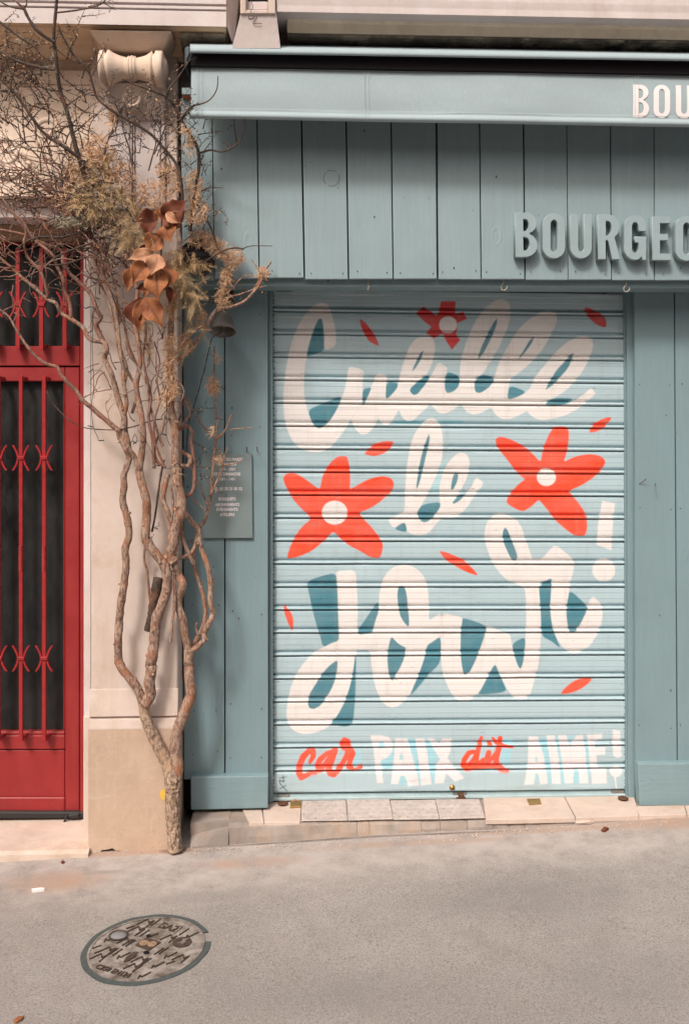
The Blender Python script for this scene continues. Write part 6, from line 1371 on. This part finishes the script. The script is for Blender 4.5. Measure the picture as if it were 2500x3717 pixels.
# string lights
sl_ = empty("string_lights", P(330, 1200, -.36), "black string of small lights looped through the tree's branches", "string lights")
wires = [[(310, 830), (322, 900), (322, 950), (337, 1024), (349, 1035), (348, 1080), (365, 1101), (352, 1122), (337, 1124), (337, 1200), (336, 1264), (339, 1340), (341, 1408), (332, 1478), (335, 1510), (340, 1550), (352, 1580), (360, 1600)],
         [(0, 390), (30, 330), (55, 250), (60, 200), (90, 140), (120, 148), (150, 200), (210, 222)], [(212, 300), (240, 330), (290, 352), (300, 365)], [(300, 345), (350, 345), (380, 360), (420, 380), (490, 402), (492, 425)],
         [(0, 470), (60, 540), (110, 610), (180, 640), (230, 660)], [(548, 330), (550, 350), (540, 375)], [(550, 405), (556, 440), (558, 470), (590, 480), (610, 480)], [(430, 420), (460, 480), (490, 520), (494, 550)], [(500, 525), (540, 540), (580, 548), (600, 560)],
         [(660, 468), (672, 480), (670, 510), (660, 545), (672, 560)], [(90, 900), (93, 930), (120, 990), (130, 1010), (120, 1020)], [(230, 860), (228, 900), (230, 960), (225, 1040), (228, 1078)], [(400, 1050), (440, 1120), (460, 1180), (520, 1250), (560, 1330), (600, 1420), (606, 1500), (604, 1580), (620, 1620)],
         [(500, 1560), (530, 1600), (560, 1660), (580, 1690), (620, 1700), (640, 1680)], [(460, 1640), (480, 1600), (490, 1575), (500, 1600)], [(210, 1140), (212, 1090), (300, 1110), (312, 1120)], [(180, 700), (260, 720), (330, 700), (420, 720)], [(720, 560), (735, 600), (750, 640)]]
for w_ in wires:
    tb = Tubes(); tl = Tubes()
    y_ = lambda p: (-.33 if p[1] > 850 else depth_at(*p) - .05) + random.uniform(-.01, .01)
    p3 = [P(a, b, y_((a, b))) for a, b in w_]; q, r = catmull(p3, [.0011] * len(p3), .012); tb.tube(q, r, 5)
    for i in range(1, len(p3), 2):
        d = Vector((random.choice((-1, 1)) * random.uniform(.5, 1), -.2, random.uniform(-.8, .4))).normalized(); e = p3[i] + d * .020; tb.tube([p3[i], e], [.0019, .0021], 6); tl.tube([e, e + d * .005], [.0016, .0010], 6)
    cb = tb.build("cable", M_WIRE, sl_)
    if tl.v: tl.build("light_tips", M_LED, cb)

# ------------------------------------------------------------------ litter
def scrap(name, pts, h, mat, label, cat, z=.0045, curl=.0):
    q = [G(a, b) + Vector((0, 0, z)) for a, b in pts]; bm = bmesh.new(); n = len(q); c = sum(q, Vector()) / n + Vector((0, 0, curl))
    t = [bm.verts.new(p + Vector((0, 0, h + (curl * .6 if i % 2 else 0)))) for i, p in enumerate(q)]; ct = bm.verts.new(c + Vector((0, 0, h))); b_ = [bm.verts.new(p - Vector((0, 0, .004))) for p in q]
    for i in range(n): bm.faces.new((t[i], t[(i + 1) % n], ct)); bm.faces.new((t[i], b_[i], b_[(i + 1) % n], t[(i + 1) % n]))
    return tag(obj_bm(name, bm, mat), label, cat)
scrap("paper_strip", [(116, 3234), (150, 3230), (162, 3231), (163, 3235), (152, 3237), (118, 3241)], .004, M_PAPER, "small white paper strip lying on the pavement left of the manhole cover", "litter")
scrap("fallen_leaf", [(2180, 3018), (2192, 3010), (2208, 3012), (2200, 3018), (2190, 3022)], .003, M_LEAFD, "dark curled leaf on the pavement right of the loose stone", "leaf", curl=.006)
scrap("fallen_leaf", [(50, 3712), (66, 3698), (88, 3694), (80, 3706), (60, 3716)], .0012, M_LEAF, "orange leaf on the pavement at the bottom left edge", "leaf", curl=.003)
scrap("fallen_leaf", [(222, 3133), (232, 3131), (236, 3134), (228, 3137)], .002, M_LEAFD, "tiny brown curled leaf on the pavement below the red door's step", "leaf", curl=.005)
def step_leaf(q, label):
    t = [floor(a, b, stepz + .004) for a, b in q]; bm = bmesh.new(); c = sum(t, Vector()) / len(t) + Vector((0, 0, .006)); vs_ = [bm.verts.new(p) for p in t]; cv = bm.verts.new(c)
    for i in range(len(vs_)): bm.faces.new((vs_[i], vs_[(i + 1) % len(vs_)], cv))
    thicken(bm, .0008); return tag(obj_bm("fallen_leaf", bm, M_LEAFP), label, "leaf")
step_leaf([(1052, 2916), (1060, 2904), (1078, 2899), (1078, 2906), (1066, 2913)], "pale tan leaf on the doorstep against the shutter's left end")
bm = bmesh.new(); random.seed(11)
for _ in range(420):                                  # grit and chips swept against the kerb and the plinth
    px = random.uniform(0, 2480); f_ = random.random() ** 2
    if px < 310: py = 3108 + f_ * 20
    elif px < 640: py = 3090 - (px - 320) * .09 + f_ * 26
    elif px < 700: py = 3078 + f_ * 24
    else: py = 3066 - (px - 950) * .062 + 6 + f_ * 24
    p = G(px, py); r = random.uniform(.001, .0032)
    for v in bmesh.ops.create_icosphere(bm, subdivisions=1, radius=r, matrix=Matrix.Translation(p + Vector((0, 0, r * .4))))['verts']: v.co += Vector((random.uniform(-r, r), random.uniform(-r, r), random.uniform(-r, r))) * .35
o = obj_bm("grit", bm, M_STEP); o['kind'] = 'stuff'; o['label'] = 'loose grit and crumbs along the foot of the wall'
